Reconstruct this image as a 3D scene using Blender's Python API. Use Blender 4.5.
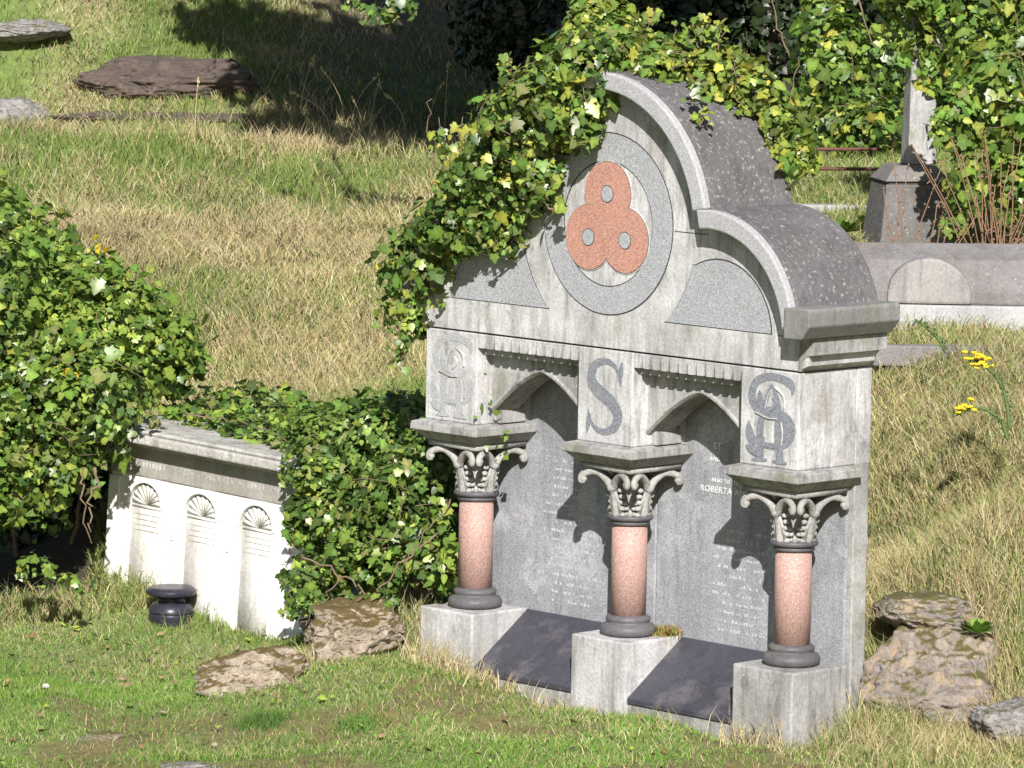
import bpy, bmesh, math, random
import numpy as np
from mathutils import Vector, Matrix, noise
random.seed(7); rng = np.random.default_rng(7)
scene = bpy.context.scene
for o in list(bpy.data.objects): bpy.data.objects.remove(o)

# ------------------------------------------------------------------ camera, sky, sun
Z0 = 1.72                                    # height of the cornice line above the lawn
CAM = np.array([15.653, -15.54, 2.304 + Z0])
M = np.array([[0.689, 0.724, 0.016], [0.092, -0.066, -0.994], [-0.719, 0.686, -0.111]])
AZ, PT, RL = 0.8084, 0.1117, -0.0159
_f = np.array([-math.sin(AZ)*math.cos(PT), math.cos(AZ)*math.cos(PT), -math.sin(PT)])
_r = np.array([math.cos(AZ), math.sin(AZ), 0.]); _d = np.cross(_f, _r)
M = np.array([_r*math.cos(RL)+_d*math.sin(RL), -_r*math.sin(RL)+_d*math.cos(RL), _f])
T_ = np.array([0.4306, -0.1625, 22.172])
CAM = -M.T @ T_ + np.array([0, 0, Z0])
FL = 4827.14
cd = bpy.data.cameras.new("camera"); cam = bpy.data.objects.new("camera", cd)
scene.collection.objects.link(cam); scene.camera = cam
cd.sensor_width = 36; cd.lens = FL/1024*36; cd.clip_start = 0.5; cd.clip_end = 2000
R3 = Matrix((M[0], -M[1], -M[2])).transposed()
cam.matrix_world = Matrix.Translation(Vector(CAM)) @ R3.to_4x4()

SUN_AZ, SUN_EL = math.radians(47.5), math.radians(34)   # azimuth from -y towards +x
sd = Vector((math.sin(SUN_AZ)*math.cos(SUN_EL), -math.cos(SUN_AZ)*math.cos(SUN_EL), math.sin(SUN_EL)))
L = bpy.data.lights.new("sun", 'SUN'); L.energy = 5.0; L.angle = math.radians(0.53); L.color = (1, .965, .92)
lo = bpy.data.objects.new("sun", L); scene.collection.objects.link(lo)
lo.rotation_euler = sd.to_track_quat('Z', 'Y').to_euler()
w = bpy.data.worlds.new("World"); scene.world = w; w.use_nodes = True
nt = w.node_tree; nt.nodes.clear()
sk = nt.nodes.new("ShaderNodeTexSky"); sk.sky_type = 'NISHITA'; sk.sun_disc = False
sk.sun_elevation = SUN_EL; sk.sun_rotation = math.atan2(sd.x, sd.y)
bg = nt.nodes.new("ShaderNodeBackground"); bg.inputs[1].default_value = 0.055
wo = nt.nodes.new("ShaderNodeOutputWorld")
nt.links.new(sk.outputs[0], bg.inputs[0]); nt.links.new(bg.outputs[0], wo.inputs[0])
vs = scene.view_settings; vs.view_transform = 'Standard'; vs.look = 'None'; vs.exposure = 0.74; vs.gamma = 1
scene.render.resolution_x = 1024; scene.render.resolution_y = 768

# ------------------------------------------------------------------ helpers
def ray(u, v): return M.T @ np.array([(u-512)/FL, (v-384)/FL, 1.])
def at(u, v, d): return CAM + ray(u, v)*d                # point seen near (u,v) at distance d
def onz(u, v, z):
    r = ray(u, v); return CAM + r*((z-CAM[2])/r[2])
def cdepth(P): return (np.asarray(P)-CAM) @ M[2]

def mesh_obj(name, verts, faces, mat=None, parent=None, bev=0, smooth=False, loc=None):
    me = bpy.data.meshes.new(name); me.from_pydata([tuple(map(float, p)) for p in verts], [], faces); me.update()
    bm = bmesh.new(); bm.from_mesh(me); bmesh.ops.recalc_face_normals(bm, faces=bm.faces); bm.to_mesh(me); bm.free()
    o = bpy.data.objects.new(name, me); scene.collection.objects.link(o)
    if mat: me.materials.append(mat)
    if parent: o.parent = parent
    if loc is not None: o.location = loc
    if smooth:
        me.shade_smooth()
    if bev:
        b = o.modifiers.new("bevel", 'BEVEL'); b.width = bev; b.segments = 2; b.limit_method = 'ANGLE'; b.angle_limit = math.radians(35)
    return o
def tag(o, label=None, cat=None, group=None, kind=None):
    if label: o["label"] = label
    if cat: o["category"] = cat
    if group: o["group"] = group
    if kind: o["kind"] = kind
    return o
def empty(name, loc=(0, 0, 0), rz=0, label=None, cat=None, group=None):
    o = bpy.data.objects.new(name, None); scene.collection.objects.link(o)
    o.location = loc; o.rotation_euler = (0, 0, rz); o.empty_display_size = .1
    return tag(o, label, cat, group)
class MB:
    def __init__(s): s.v = []; s.f = []
    def add(s, v, f):
        n = len(s.v); s.v += [tuple(map(float, p)) for p in v]; s.f += [[i+n for i in q] for q in f]; return s
    def box(s, x0, x1, y0, y1, z0, z1):
        return s.add([(x0,y0,z0),(x1,y0,z0),(x1,y1,z0),(x0,y1,z0),(x0,y0,z1),(x1,y0,z1),(x1,y1,z1),(x0,y1,z1)],
            [(0,3,2,1),(4,5,6,7),(0,1,5,4),(1,2,6,5),(2,3,7,6),(3,0,4,7)])
    def prism(s, poly, y0, y1):                       # outline in x,z extruded along y
        n = len(poly)
        v = [(x, y0, z) for x, z in poly]+[(x, y1, z) for x, z in poly]
        return s.add(v, [list(range(n)), list(range(2*n-1, n-1, -1))]+[[i, (i+1) % n, (i+1) % n+n, i+n] for i in range(n)])
    def arc(s, cx, cz, r0, r1, a0, a1, y0, y1, n=40):
        P = []
        for i in range(n+1):
            a = math.radians(a0+(a1-a0)*i/n)
            P += [(cx+r0*math.cos(a), y0, cz+r0*math.sin(a)), (cx+r1*math.cos(a), y0, cz+r1*math.sin(a)),
                  (cx+r1*math.cos(a), y1, cz+r1*math.sin(a)), (cx+r0*math.cos(a), y1, cz+r0*math.sin(a))]
        F = []
        for i in range(n):
            b = 4*i
            for k in range(4): F.append([b+k, b+(k+1) % 4, b+4+(k+1) % 4, b+4+k])
        F += [[0, 1, 2, 3], [4*n+3, 4*n+2, 4*n+1, 4*n]]
        return s.add(P, F)
    def lathe(s, prof, cx=0, cy=0, n=40):
        P = []; F = []
        for r, z in prof:
            for i in range(n):
                a = 2*math.pi*i/n; P.append((cx+r*math.cos(a), cy+r*math.sin(a), z))
        for k in range(len(prof)-1):
            for i in range(n): F.append([k*n+i, k*n+(i+1) % n, (k+1)*n+(i+1) % n, (k+1)*n+i])
        F.append(list(range(n))[::-1]); F.append([(len(prof)-1)*n+i for i in range(n)])
        return s.add(P, F)
    def tube(s, pts, rad, n=8):
        pts = [Vector(p) for p in pts]; rs = rad if hasattr(rad, '__len__') else [rad]*len(pts)
        P = []; F = []; up = None
        for i, p in enumerate(pts):
            d = (pts[min(i+1, len(pts)-1)]-pts[max(i-1, 0)]).normalized()
            if up is None: up = d.orthogonal().normalized()
            up = (up-d*up.dot(d)).normalized(); sd_ = d.cross(up)
            for k in range(n):
                a = 2*math.pi*k/n; P.append(p+(up*math.cos(a)+sd_*math.sin(a))*rs[i])
        for i in range(len(pts)-1):
            for k in range(n): F.append([i*n+k, i*n+(k+1) % n, (i+1)*n+(k+1) % n, (i+1)*n+k])
        F.append(list(range(n))[::-1]); F.append([(len(pts)-1)*n+k for k in range(n)])
        return s.add(P, F)
    def ball(s, c, r, n=10, sc=(1, 1, 1)):
        pr = [(0.001, -1)]+[(math.cos(a), math.sin(a)) for a in np.linspace(-1.2, 1.2, 6)]+[(0.001, 1)]
        P = []; F = []
        for rr, z in pr:
            for i in range(n):
                a = 2*math.pi*i/n; P.append((c[0]+r*sc[0]*rr*math.cos(a), c[1]+r*sc[1]*rr*math.sin(a), c[2]+r*sc[2]*z))
        for k in range(len(pr)-1):
            for i in range(n): F.append([k*n+i, k*n+(i+1) % n, (k+1)*n+(i+1) % n, (k+1)*n+i])
        return s.add(P, F)
    def build(s, name, mat, parent=None, bev=0, smooth=False, loc=None):
        return mesh_obj(name, s.v, s.f, mat, parent, bev, smooth, loc)
def catmull(P, n=8):
    P = [np.array(p, float) for p in P]; P = [2*P[0]-P[1]]+P+[2*P[-1]-P[-2]]; out = []
    for i in range(1, len(P)-2):
        for k in range(n):
            t = k/n; a, b, c, d = P[i-1:i+3]
            out.append(.5*((2*b)+(-a+c)*t+(2*a-5*b+4*c-d)*t*t+(-a+3*b-3*c+d)*t**3))
    out.append(P[-2]); return out

# ------------------------------------------------------------------ materials
def newmat(name):
    m = bpy.data.materials.new(name); m.use_nodes = True; n = m.node_tree; n.nodes.clear()
    out = n.nodes.new("ShaderNodeOutputMaterial"); b = n.nodes.new("ShaderNodeBsdfPrincipled")
    n.links.new(b.outputs[0], out.inputs[0]); return m, n, b, out
def coord(n, scale=(1, 1, 1)):
    g = n.nodes.new("ShaderNodeNewGeometry"); mp = n.nodes.new("ShaderNodeMapping"); mp.inputs['Scale'].default_value = scale
    n.links.new(g.outputs['Position'], mp.inputs[0]); return mp.outputs[0]
def noise_(n, co, sc, det=4, rough=.6):
    t = n.nodes.new("ShaderNodeTexNoise"); t.inputs['Scale'].default_value = sc; t.inputs['Detail'].default_value = det
    t.inputs['Roughness'].default_value = rough; n.links.new(co, t.inputs['Vector']); return t.outputs['Fac']
def ramp(n, fac, stops):
    r = n.nodes.new("ShaderNodeValToRGB"); e = r.color_ramp.elements
    while len(e) < len(stops): e.new(.5)
    for el, (p, c) in zip(e, stops):
        el.position = p; el.color = (c, c, c, 1) if not hasattr(c, '__len__') else (*c, 1)
    n.links.new(fac, r.inputs[0]); return r.outputs[0]
def mix(n, fac, a, b, mode='MIX'):
    x = n.nodes.new("ShaderNodeMix"); x.data_type = 'RGBA'; x.blend_type = mode
    for s, v in ((0, fac), (6, a), (7, b)):
        if hasattr(v, 'links') or hasattr(v, 'is_linked'): n.links.new(v, x.inputs[s])
        elif s == 0: x.inputs[0].default_value = v
        else: x.inputs[s].default_value = (*v, 1)
    return x.outputs[2]
def bump(n, b, h, st, dist=.01):
    x = n.nodes.new("ShaderNodeBump"); x.inputs['Strength'].default_value = st; x.inputs['Distance'].default_value = dist
    n.links.new(h, x.inputs['Height']); n.links.new(x.outputs[0], b.inputs['Normal'])
def stone(name, base, dark, stain=(.20, .21, .12), stain_amt=.5, streak=.6, speck=0, speck_col=(.05, .05, .05), spsc=160, rough=.85, bmp=.35, lichen=0, lich_col=(.62, .62, .56), spots=(.6, .68), crust=0):
    m, n, b, out = newmat(name)
    co = coord(n); cs = coord(n, (1, 1, .14))
    big = noise_(n, co, 3.1, 5, .65); c = mix(n, ramp(n, big, [(.38, 0), (.62, 1)]), base, tuple(.5*x+.5*y for x, y in zip(base, dark)))
    st = ramp(n, noise_(n, cs, 16, 4, .7), [(.47, 0), (.68, streak)]); c = mix(n, st, c, dark)
    sg = ramp(n, noise_(n, co, 4.7, 4, .7), [(.53, 0), (.68, stain_amt)]); c = mix(n, sg, c, stain)
    if crust: c = mix(n, ramp(n, noise_(n, coord(n, (1, 1, .55)), 7.5, 9, .78), [(.545, 0), (.66, crust)]), c, tuple(.55*x for x in dark))
    fine = noise_(n, co, 70, 3, .7); c = mix(n, ramp(n, fine, [(.35, 0.30), (.6, 0)]), c, tuple(.45*x for x in dark))
    if speck:
        s1 = ramp(n, noise_(n, co, spsc, 1, .5), [(.52, 0), (.60, speck)]); c = mix(n, s1, c, speck_col)
        s2 = ramp(n, noise_(n, coord(n, (1.1, .9, 1.2)), spsc*1.15, 1, .5), [(.56, 0), (.64, speck)]); c = mix(n, s2, c, tuple(min(1, x*1.45+.04) for x in base))
    if lichen:
        v = noise_(n, coord(n, (1, 1, 1)), 48, 5, .7); l = ramp(n, v, [(spots[0], 0), (spots[1], lichen)]); c = mix(n, l, c, lich_col)
    n.links.new(c, b.inputs['Base Color']); b.inputs['Roughness'].default_value = rough
    b.inputs['Specular IOR Level'].default_value = .3
    bump(n, b, noise_(n, co, 45, 6, .75), bmp, .012)
    return m
PALE = stone("pale_stone", (.58, .575, .575), (.20, .19, .19), (.30, .275, .225), .5, .8, crust=.6)
PALE2 = stone("pale_stone_dirty", (.40, .395, .385), (.15, .145, .14), (.17, .17, .11), .6, .85, crust=.6, lichen=.5, spots=(.62, .7))
BAND = stone("hood_granite", (.38, .38, .39), (.30, .29, .29), (.25, .25, .2), .2, .25, speck=.5, speck_col=(.22, .22, .24))
ROOF = stone("roof_stone", (.150, .142, .148), (.07, .066, .068), (.13, .125, .105), .5, .6, lichen=.7, lich_col=(.42, .41, .39), spots=(.57, .66), bmp=.6)
GREY = stone("grey_granite", (.36, .37, .385), (.25, .255, .265), (.3, .3, .25), .15, .2, speck=.7, speck_col=(.14, .145, .16), spsc=190)
INSC = stone("inscribed_granite", (.34, .345, .37), (.17, .175, .185), (.46, .47, .49), .8, .75, crust=.35, speck=.45, speck_col=(.10, .10, .115))
PINK = stone("pink_granite", (.45, .245, .19), (.36, .19, .15), (.40, .20, .15), .2, .1, speck=.6, speck_col=(.20, .085, .065), spsc=150, rough=.55, bmp=.12)
PINKL = stone("pale_pink_granite", (.43, .275, .24), (.31, .20, .17), (.42, .32, .29), .4, .35, speck=.7, speck_col=(.22, .13, .11), spsc=190, rough=.6, bmp=.1)
SLATE = stone("dark_slab", (.062, .062, .078), (.036, .035, .044), (.16, .15, .16), .5, .55, rough=.42, bmp=.15)
DKMOLD = stone("dark_moulding", (.12, .115, .125), (.065, .06, .065), (.2, .19, .15), .4, .3, rough=.5, bmp=.2)
CARVE = stone("carved_stone", (.46, .45, .43), (.16, .15, .14), (.22, .21, .16), .4, .5, bmp=.7)
WHITE = stone("white_marble", (.84, .84, .84), (.60, .57, .52), (.50, .46, .36), .45, .40, bmp=.6)
WHITED = stone("weathered_marble", (.56, .55, .52), (.22, .20, .17), (.20, .19, .12), .8, .8, bmp=.8)
TOMB = stone("lichened_stone", (.225, .215, .215), (.13, .115, .11), (.24, .20, .15), .5, .6, lichen=.8, lich_col=(.5, .49, .44), spots=(.62, .7), bmp=.6)
PLINTH = stone("plinth_stone", (.40, .40, .41), (.24, .24, .24), (.3, .3, .22), .4, .5)
JOINT = stone("dark_joint", (.05, .048, .045), (.03, .03, .03), stain_amt=.1)
LET = stone("letter_inlay", (.17, .18, .205), (.12, .125, .145), (.25, .25, .25), .4, .2, speck=.6, speck_col=(.30, .31, .33), spsc=170)
LETW = stone("worn_inlay", (.33, .335, .345), (.27, .27, .28), (.56, .55, .53), .85, .2, speck=.4, speck_col=(.5, .5, .49))
LETP = stone("pale_lettering", (.66, .66, .66), (.55, .55, .55), stain_amt=.2)
BLACK = stone("black_granite", (.035, .035, .05), (.02, .02, .03), (.08, .08, .09), .4, .2, rough=.3, bmp=.1)
RUST = stone("rusty_iron", (.17, .07, .05), (.08, .04, .035), (.25, .12, .08), .6, .4, rough=.8)

def rockmat(name, cols, moss=.6, mossc=(.075, .066, .018)):
    m, n, b, out = newmat(name); co = coord(n)
    c = mix(n, ramp(n, noise_(n, co, 5, 6, .65), [(.36, 0), (.62, 1)]), cols[0], cols[1])
    c = mix(n, ramp(n, noise_(n, co, 13, 5, .7), [(.5, 0), (.62, .85)]), c, cols[2])
    c = mix(n, ramp(n, noise_(n, co, 60, 4, .8), [(.36, .5), (.5, 0)]), c, (.07, .055, .045))
    g = n.nodes.new("ShaderNodeNewGeometry"); sx = n.nodes.new("ShaderNodeSeparateXYZ"); n.links.new(g.outputs['Normal'], sx.inputs[0])
    ad = n.nodes.new("ShaderNodeMath"); ad.operation = 'MULTIPLY_ADD'; n.links.new(noise_(n, co, 11, 9, .75), ad.inputs[0]); ad.inputs[1].default_value = 2.6
    n.links.new(sx.outputs[2], ad.inputs[2])
    f = ramp(n, ad.outputs[0], [(1.0-.0, 0), (1.0, 1)]) if False else None
    mr = n.nodes.new("ShaderNodeMapRange"); n.links.new(ad.outputs[0], mr.inputs[0]); mr.inputs[1].default_value = 2.1-moss*.95; mr.inputs[2].default_value = 2.5-moss*.95
    c = mix(n, mr.outputs[0], c, mix(n, noise_(n, co, 30, 3), mossc, tuple(1.9*x for x in mossc)))
    n.links.new(c, b.inputs['Base Color']); b.inputs['Roughness'].default_value = .95
    bump(n, b, noise_(n, co, 22, 8, .8), .9, .03); return m
ROCKP = rockmat("pink_rock", [(.36, .31, .265), (.24, .21, .195), (.46, .34, .22)], .36)
ROCKM = rockmat("mossy_rock", [(.48, .40, .31), (.36, .29, .22), (.54, .45, .36)], .55, (.085, .06, .018))
ROCKG = rockmat("grey_rock", [(.30, .29, .28), (.22, .21, .21), (.42, .40, .38)], .0)
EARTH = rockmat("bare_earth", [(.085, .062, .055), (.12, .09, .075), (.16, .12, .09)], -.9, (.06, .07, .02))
BARK = rockmat("bark", [(.07, .055, .04), (.10, .08, .06), (.05, .04, .03)], -.9)

def leafmat(name, rough=.38, trans=.25, spec=.5, up=0):
    m, n, b, out = newmat(name)
    a = n.nodes.new("ShaderNodeAttribute"); a.attribute_name = 'tint'
    co = coord(n); c = mix(n, ramp(n, noise_(n, co, 60, 2), [(.35, 0), (.65, .35)]), a.outputs['Color'], (.02, .03, .01))
    n.links.new(c, b.inputs['Base Color']); b.inputs['Roughness'].default_value = rough; b.inputs['Specular IOR Level'].default_value = spec
    if up:
        g = n.nodes.new("ShaderNodeNewGeometry"); v1 = n.nodes.new("ShaderNodeVectorMath"); v1.operation = 'SCALE'; n.links.new(g.outputs['Normal'], v1.inputs[0]); v1.inputs['Scale'].default_value = .45
        v2 = n.nodes.new("ShaderNodeVectorMath"); v2.operation = 'ADD'; n.links.new(v1.outputs[0], v2.inputs[0]); v2.inputs[1].default_value = (.12, -.12, up)
        v3 = n.nodes.new("ShaderNodeVectorMath"); v3.operation = 'NORMALIZE'; n.links.new(v2.outputs[0], v3.inputs[0]); n.links.new(v3.outputs[0], b.inputs['Normal'])
    t = n.nodes.new("ShaderNodeBsdfTranslucent"); n.links.new(a.outputs['Color'], t.inputs[0])
    x = n.nodes.new("ShaderNodeMixShader"); x.inputs[0].default_value = trans
    n.links.new(b.outputs[0], x.inputs[1]); n.links.new(t.outputs[0], x.inputs[2]); n.links.new(x.outputs[0], out.inputs[0]); return m
IVY = leafmat("ivy_leaf"); GRASS = leafmat("grass_blade", .7, .32, .15, 1.0); DRY = leafmat("dry_leaf", .8, .15, .15)
def flat(name, col, rough=.8):
    m, n, b, out = newmat(name); co = coord(n)
    n.links.new(mix(n, noise_(n, co, 40, 3), col, tuple(.6*x for x in col)), b.inputs['Base Color']); b.inputs['Roughness'].default_value = rough; return m
STEM = flat("ivy_stem", (.20, .14, .09)); TWIG = flat("red_twig", (.26, .15, .085)); GSTEM = flat("green_stem", (.10, .15, .04)); STRAW = flat("straw", (.50, .40, .22))
YEL = flat("yellow_petal", (.80, .58, .02))

# ------------------------------------------------------------------ terrain
CP = []
for u, v, z in [(0,768,-.04),(512,768,0),(1024,768,.06),(0,690,.0),(250,700,.02),(571,722,.02),(700,742,.02),(845,740,.03),
                (105,594,.10),(285,626,.03),(200,612,.06),(0,572,.14),(200,425,.85),(350,402,.95),(0,530,.18),(60,530,.18),(-200,530,.2),(-200,570,.14),
                (200,300,1.28),(0,300,1.28),(400,300,1.28),(200,200,1.65),(0,200,1.65),(420,200,1.65),(200,130,1.98),(0,130,2.0),(450,130,1.9),
                (200,60,2.36),(0,60,2.36),(500,60,2.3),(200,0,2.78),(0,0,2.8),(500,0,2.75),(900,0,2.7),
                (930,592,.66),(1024,565,.8),(880,595,.45),(960,740,.08),(1040,740,.12),(950,450,1.1),(1100,450,1.15),(950,345,1.42),(1100,345,1.42),(830,220,1.83),(1000,220,1.85),
                (830,180,1.95),(900,150,2.02),(1100,150,2.1),(700,150,2.0)]:
    CP.append(onz(u, v, z))
CP += [np.array(p, float) for p in [(0,.2,-.12),(-1.0,.2,-.1),(1.0,.2,-.1),(-1.25,-.1,.12),(1.25,-.1,.06),(-.5,-.12,.09),(.5,-.12,.07),(0,-.12,.07),(-.9,-.1,.10),(1.4,.3,.18),(1.5,.75,.42),(0,.9,.55),(-1,.9,.55),(-1.5,.3,.3),(0,2.2,.9),(-2.0,-.1,.06)]]
for lat in (-30, -12, 0, 12, 30):
    for d, z in ((3, -.8), (12, -.4), (60, 6.0), (110, 9), (18, -.1)):
        p = CAM + M[0]*lat + M[2]*d; CP.append(np.array([p[0], p[1], z]))
for lat in (-9, 9):
    for d, z in ((21.5, .1), (25, .9), (30, 1.55), (36, 2.3)):
        p = CAM + M[0]*lat + M[2]*d; CP.append(np.array([p[0], p[1], z if lat < 0 else z+.25]))
CP = np.array(CP)
def U(r2): return np.where(r2 > 1e-12, .5*r2*np.log(np.maximum(r2, 1e-12)), 0)
n_ = len(CP); K = U(((CP[:, None, :2]-CP[None, :, :2])**2).sum(2))+np.eye(n_)*.02
P_ = np.c_[np.ones(n_), CP[:, :2]]; A_ = np.block([[K, P_], [P_.T, np.zeros((3, 3))]])
W_ = np.linalg.solve(A_, np.r_[CP[:, 2], 0, 0, 0])
F2 = M[2][:2]/np.linalg.norm(M[2][:2]); R2 = M[0][:2]/np.linalg.norm(M[0][:2])
def ground(x, y):
    x = np.atleast_1d(np.asarray(x, float)); y = np.atleast_1d(np.asarray(y, float)); out = np.empty(len(x))
    for i in range(0, len(x), 20000):
        X = x[i:i+20000]; Y = y[i:i+20000]
        r2 = (X[:, None]-CP[None, :, 0])**2+(Y[:, None]-CP[None, :, 1])**2
        out[i:i+20000] = U(r2) @ W_[:n_]+W_[n_]+W_[n_+1]*X+W_[n_+2]*Y
    dx = x-CAM[0]; dy = y-CAM[1]; D = dx*F2[0]+dy*F2[1]; Lt = dx*R2[0]+dy*R2[1]
    ridge = np.exp(-((D-35.7-.25*(Lt+2.6))/.6)**2)/(1+np.exp(-(Lt+3.1)/.12))
    step = np.exp(-((D-34.2-.15*(Lt+2))/.7)**2)/(1+np.exp(-(Lt+2.6)/.3))
    out = out+(.17+.05*np.sin(Lt*2.3))*ridge-.16*step
    b = (.018*np.sin(x*3.1+1.3*np.sin(y*2.3))+.015*np.sin(y*4.3+x*1.7)+.012*np.sin(x*7.7-y*5.1))
    return out+b
def gz(x, y): return float(ground(x, y)[0])
def hit(u, v, up=0.):                                       # the point of the terrain seen near (u,v)
    t = np.arange(17, 48, .04); P = CAM+ray(u, v)*t[:, None]; g_ = ground(P[:, 0], P[:, 1]); k = np.argmax(P[:, 2] < g_); return P[k]+np.array([0, 0, up])
fwd2 = M[2][:2]/np.linalg.norm(M[2][:2]); rt2 = M[0][:2]/np.linalg.norm(M[0][:2])
def gxy(d, l): return CAM[:2]+fwd2*d+rt2*l
ds = np.concatenate([np.linspace(2, 19, 20)[:-1], np.arange(19, 42, .12), np.linspace(42, 170, 50)])
lw = np.concatenate([np.linspace(-70, -6, 24)[:-1], np.arange(-6, 6, .12), np.linspace(6, 70, 24)])
G = np.array([[gxy(d, l*(1 if d < 42 else 1)) for l in lw] for d in ds]); gzv = ground(G[..., 0].ravel(), G[..., 1].ravel())
gzv = np.minimum(gzv, 14)
gv = np.c_[G.reshape(-1, 2), gzv]; nl = len(lw)
gf = [[i*nl+j, i*nl+j+1, (i+1)*nl+j+1, (i+1)*nl+j] for i in range(len(ds)-1) for j in range(nl-1)]
def dl(x, y):
    dx = x-CAM[0]; dy = y-CAM[1]; return dx*fwd2[0]+dy*fwd2[1], dx*rt2[0]+dy*rt2[1]
def vnoise(x, y, s, seed=0):                                # cheap smooth value noise
    X = x*s+seed*17.3; Y = y*s+seed*9.1; xi = np.floor(X).astype(int); yi = np.floor(Y).astype(int); fx = X-xi; fy = Y-yi
    h = lambda a, b: (np.sin(a*127.1+b*311.7+seed)*43758.5453) % 1
    fx = fx*fx*(3-2*fx); fy = fy*fy*(3-2*fy)
    return (h(xi, yi)*(1-fx)+h(xi+1, yi)*fx)*(1-fy)+(h(xi, yi+1)*(1-fx)+h(xi+1, yi+1)*fx)*fy
def fbm(x, y, s, seed=0): return (vnoise(x, y, s, seed)+.5*vnoise(x, y, s*2.1, seed+1)+.25*vnoise(x, y, s*4.3, seed+2))/1.75
def pxy(x, y, z):
    q = (np.c_[x, y, z]-CAM) @ M.T; return 512+FL*q[:, 0]/q[:, 2], 384+FL*q[:, 1]/q[:, 2]
def strawfrac(x, y):
    d, l = dl(x, y); a = fbm(x, y, .9, 3)
    base = np.interp(d, [20, 25.6, 26.6, 27.4, 31, 33, 35, 40], [.10, .08, .42, .54, .56, .34, .22, .34])
    base = np.where(l > 1.2, np.interp(d, [20, 21.3, 22, 25, 27.5, 29], [.3, .5, .58, .62, .3, .08]), base)
    return np.clip(base+(a-.5)*np.where(d < 26, .7, np.where((l > 1.2)&(d > 28), .4, 1.9)), .02, .97)
m, n, b, out = newmat("ground"); co = coord(n)
a = n.nodes.new("ShaderNodeAttribute"); a.attribute_name = 'tint'
c = mix(n, ramp(n, noise_(n, co, 18, 5, .7), [(.4, 0), (.65, .6)]), a.outputs['Color'], (.05, .042, .022))
n.links.new(c, b.inputs['Base Color']); b.inputs['Roughness'].default_value = 1; bump(n, b, noise_(n, co, 30, 6, .8), .5, .02)
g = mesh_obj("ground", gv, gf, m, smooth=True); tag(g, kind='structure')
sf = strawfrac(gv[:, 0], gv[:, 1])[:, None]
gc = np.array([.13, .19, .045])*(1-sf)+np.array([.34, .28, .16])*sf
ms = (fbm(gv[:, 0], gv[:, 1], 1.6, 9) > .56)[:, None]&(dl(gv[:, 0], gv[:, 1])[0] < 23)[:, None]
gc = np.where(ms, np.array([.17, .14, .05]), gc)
D_, L_ = dl(gv[:, 0], gv[:, 1]); cav_shade = ((D_ > 24.7)&(D_ < 27.6)&(L_ < -2.1))[:, None]; gc = np.where(cav_shade, np.array([.03, .025, .015]), gc); ea = fbm(gv[:, 0], gv[:, 1], 2.2, 5)-.5; em = np.maximum(np.clip((D_-34.9+1.6*ea)/.8, 0, .8)*np.clip((L_+1.9+1.5*ea)/.4, 0, 1)*(D_ < 42), 0*ea)[:, None]  # ground under the left bush tinted near black to paint its shade
gc = gc*(1-em)+np.array([.060, .050, .042])*(.75+.6*fbm(gv[:, 0], gv[:, 1], 7, 8))[:, None]*em  # bare earth on the bank, coloured darker to deepen the tree shade
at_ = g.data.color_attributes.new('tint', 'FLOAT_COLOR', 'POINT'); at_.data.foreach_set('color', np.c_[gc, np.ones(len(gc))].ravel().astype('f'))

# ------------------------------------------------------------------ grass blades and leaves
def raw(name, V, F, col, mat, parent=None, smooth=False):
    me = bpy.data.meshes.new(name); nv = len(V); me.vertices.add(nv); me.vertices.foreach_set('co', V.ravel().astype('f'))
    nf = len(F); k = F.shape[1]; me.loops.add(nf*k); me.loops.foreach_set('vertex_index', F.ravel().astype('i'))
    me.polygons.add(nf); me.polygons.foreach_set('loop_start', (np.arange(nf)*k).astype('i'))
    me.update(calc_edges=True)
    ca = me.color_attributes.new('tint', 'FLOAT_COLOR', 'POINT'); ca.data.foreach_set('color', np.c_[col, np.ones(nv)].ravel().astype('f'))
    me.materials.append(mat); o = bpy.data.objects.new(name, me); scene.collection.objects.link(o)
    if parent: o.parent = parent
    return o
def blades(x, y, h, wd, lean, col, z=None, ang=None):
    n = len(x); z = ground(x, y)-.004 if z is None else z
    a = rng.uniform(0, 2*np.pi, n) if ang is None else ang
    ph = rng.uniform(0, 2*np.pi, n)
    dx, dy = np.cos(a), np.sin(a); wx, wy = np.cos(ph)*wd/2, np.sin(ph)*wd/2
    B = np.c_[x, y, z]; Wv = np.c_[wx, wy, 0*wx]; Ld = np.c_[dx, dy, 0*dx]
    up = np.array([0, 0, 1.])
    m1 = B+Ld*(lean*h*.35)[:, None]+up*(h*.55*np.sqrt(np.maximum(1-lean**2*.5, .1)))[:, None]
    tp = B+Ld*(lean*h*1.0)[:, None]+up*(h*np.sqrt(np.maximum(1-lean**2, .06)))[:, None]
    V = np.stack([B-Wv, B+Wv, m1-Wv*.75, m1+Wv*.75, tp], 1)
    F = np.array([[0, 1, 3], [0, 3, 2], [2, 3, 4]]); F = (np.arange(n)[:, None, None]*5+F[None]).reshape(-1, 3)
    return V.reshape(-1, 3), F, np.repeat(col, 5, 0)
def pick(pal, n):
    pal = np.array(pal); c = pal[rng.integers(0, len(pal), n)]; return np.clip(c*rng.uniform(.75, 1.25, (n, 1))*rng.uniform(.92, 1.08, (n, 3)), 0, 1)
GREENS = [(.19, .30, .06), (.25, .36, .08), (.14, .23, .045), (.34, .42, .12), (.24, .32, .09), (.36, .36, .15)]
STRAWS = [(.66, .55, .31), (.60, .49, .26), (.74, .64, .39), (.48, .37, .19), (.53, .50, .24)]
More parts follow.
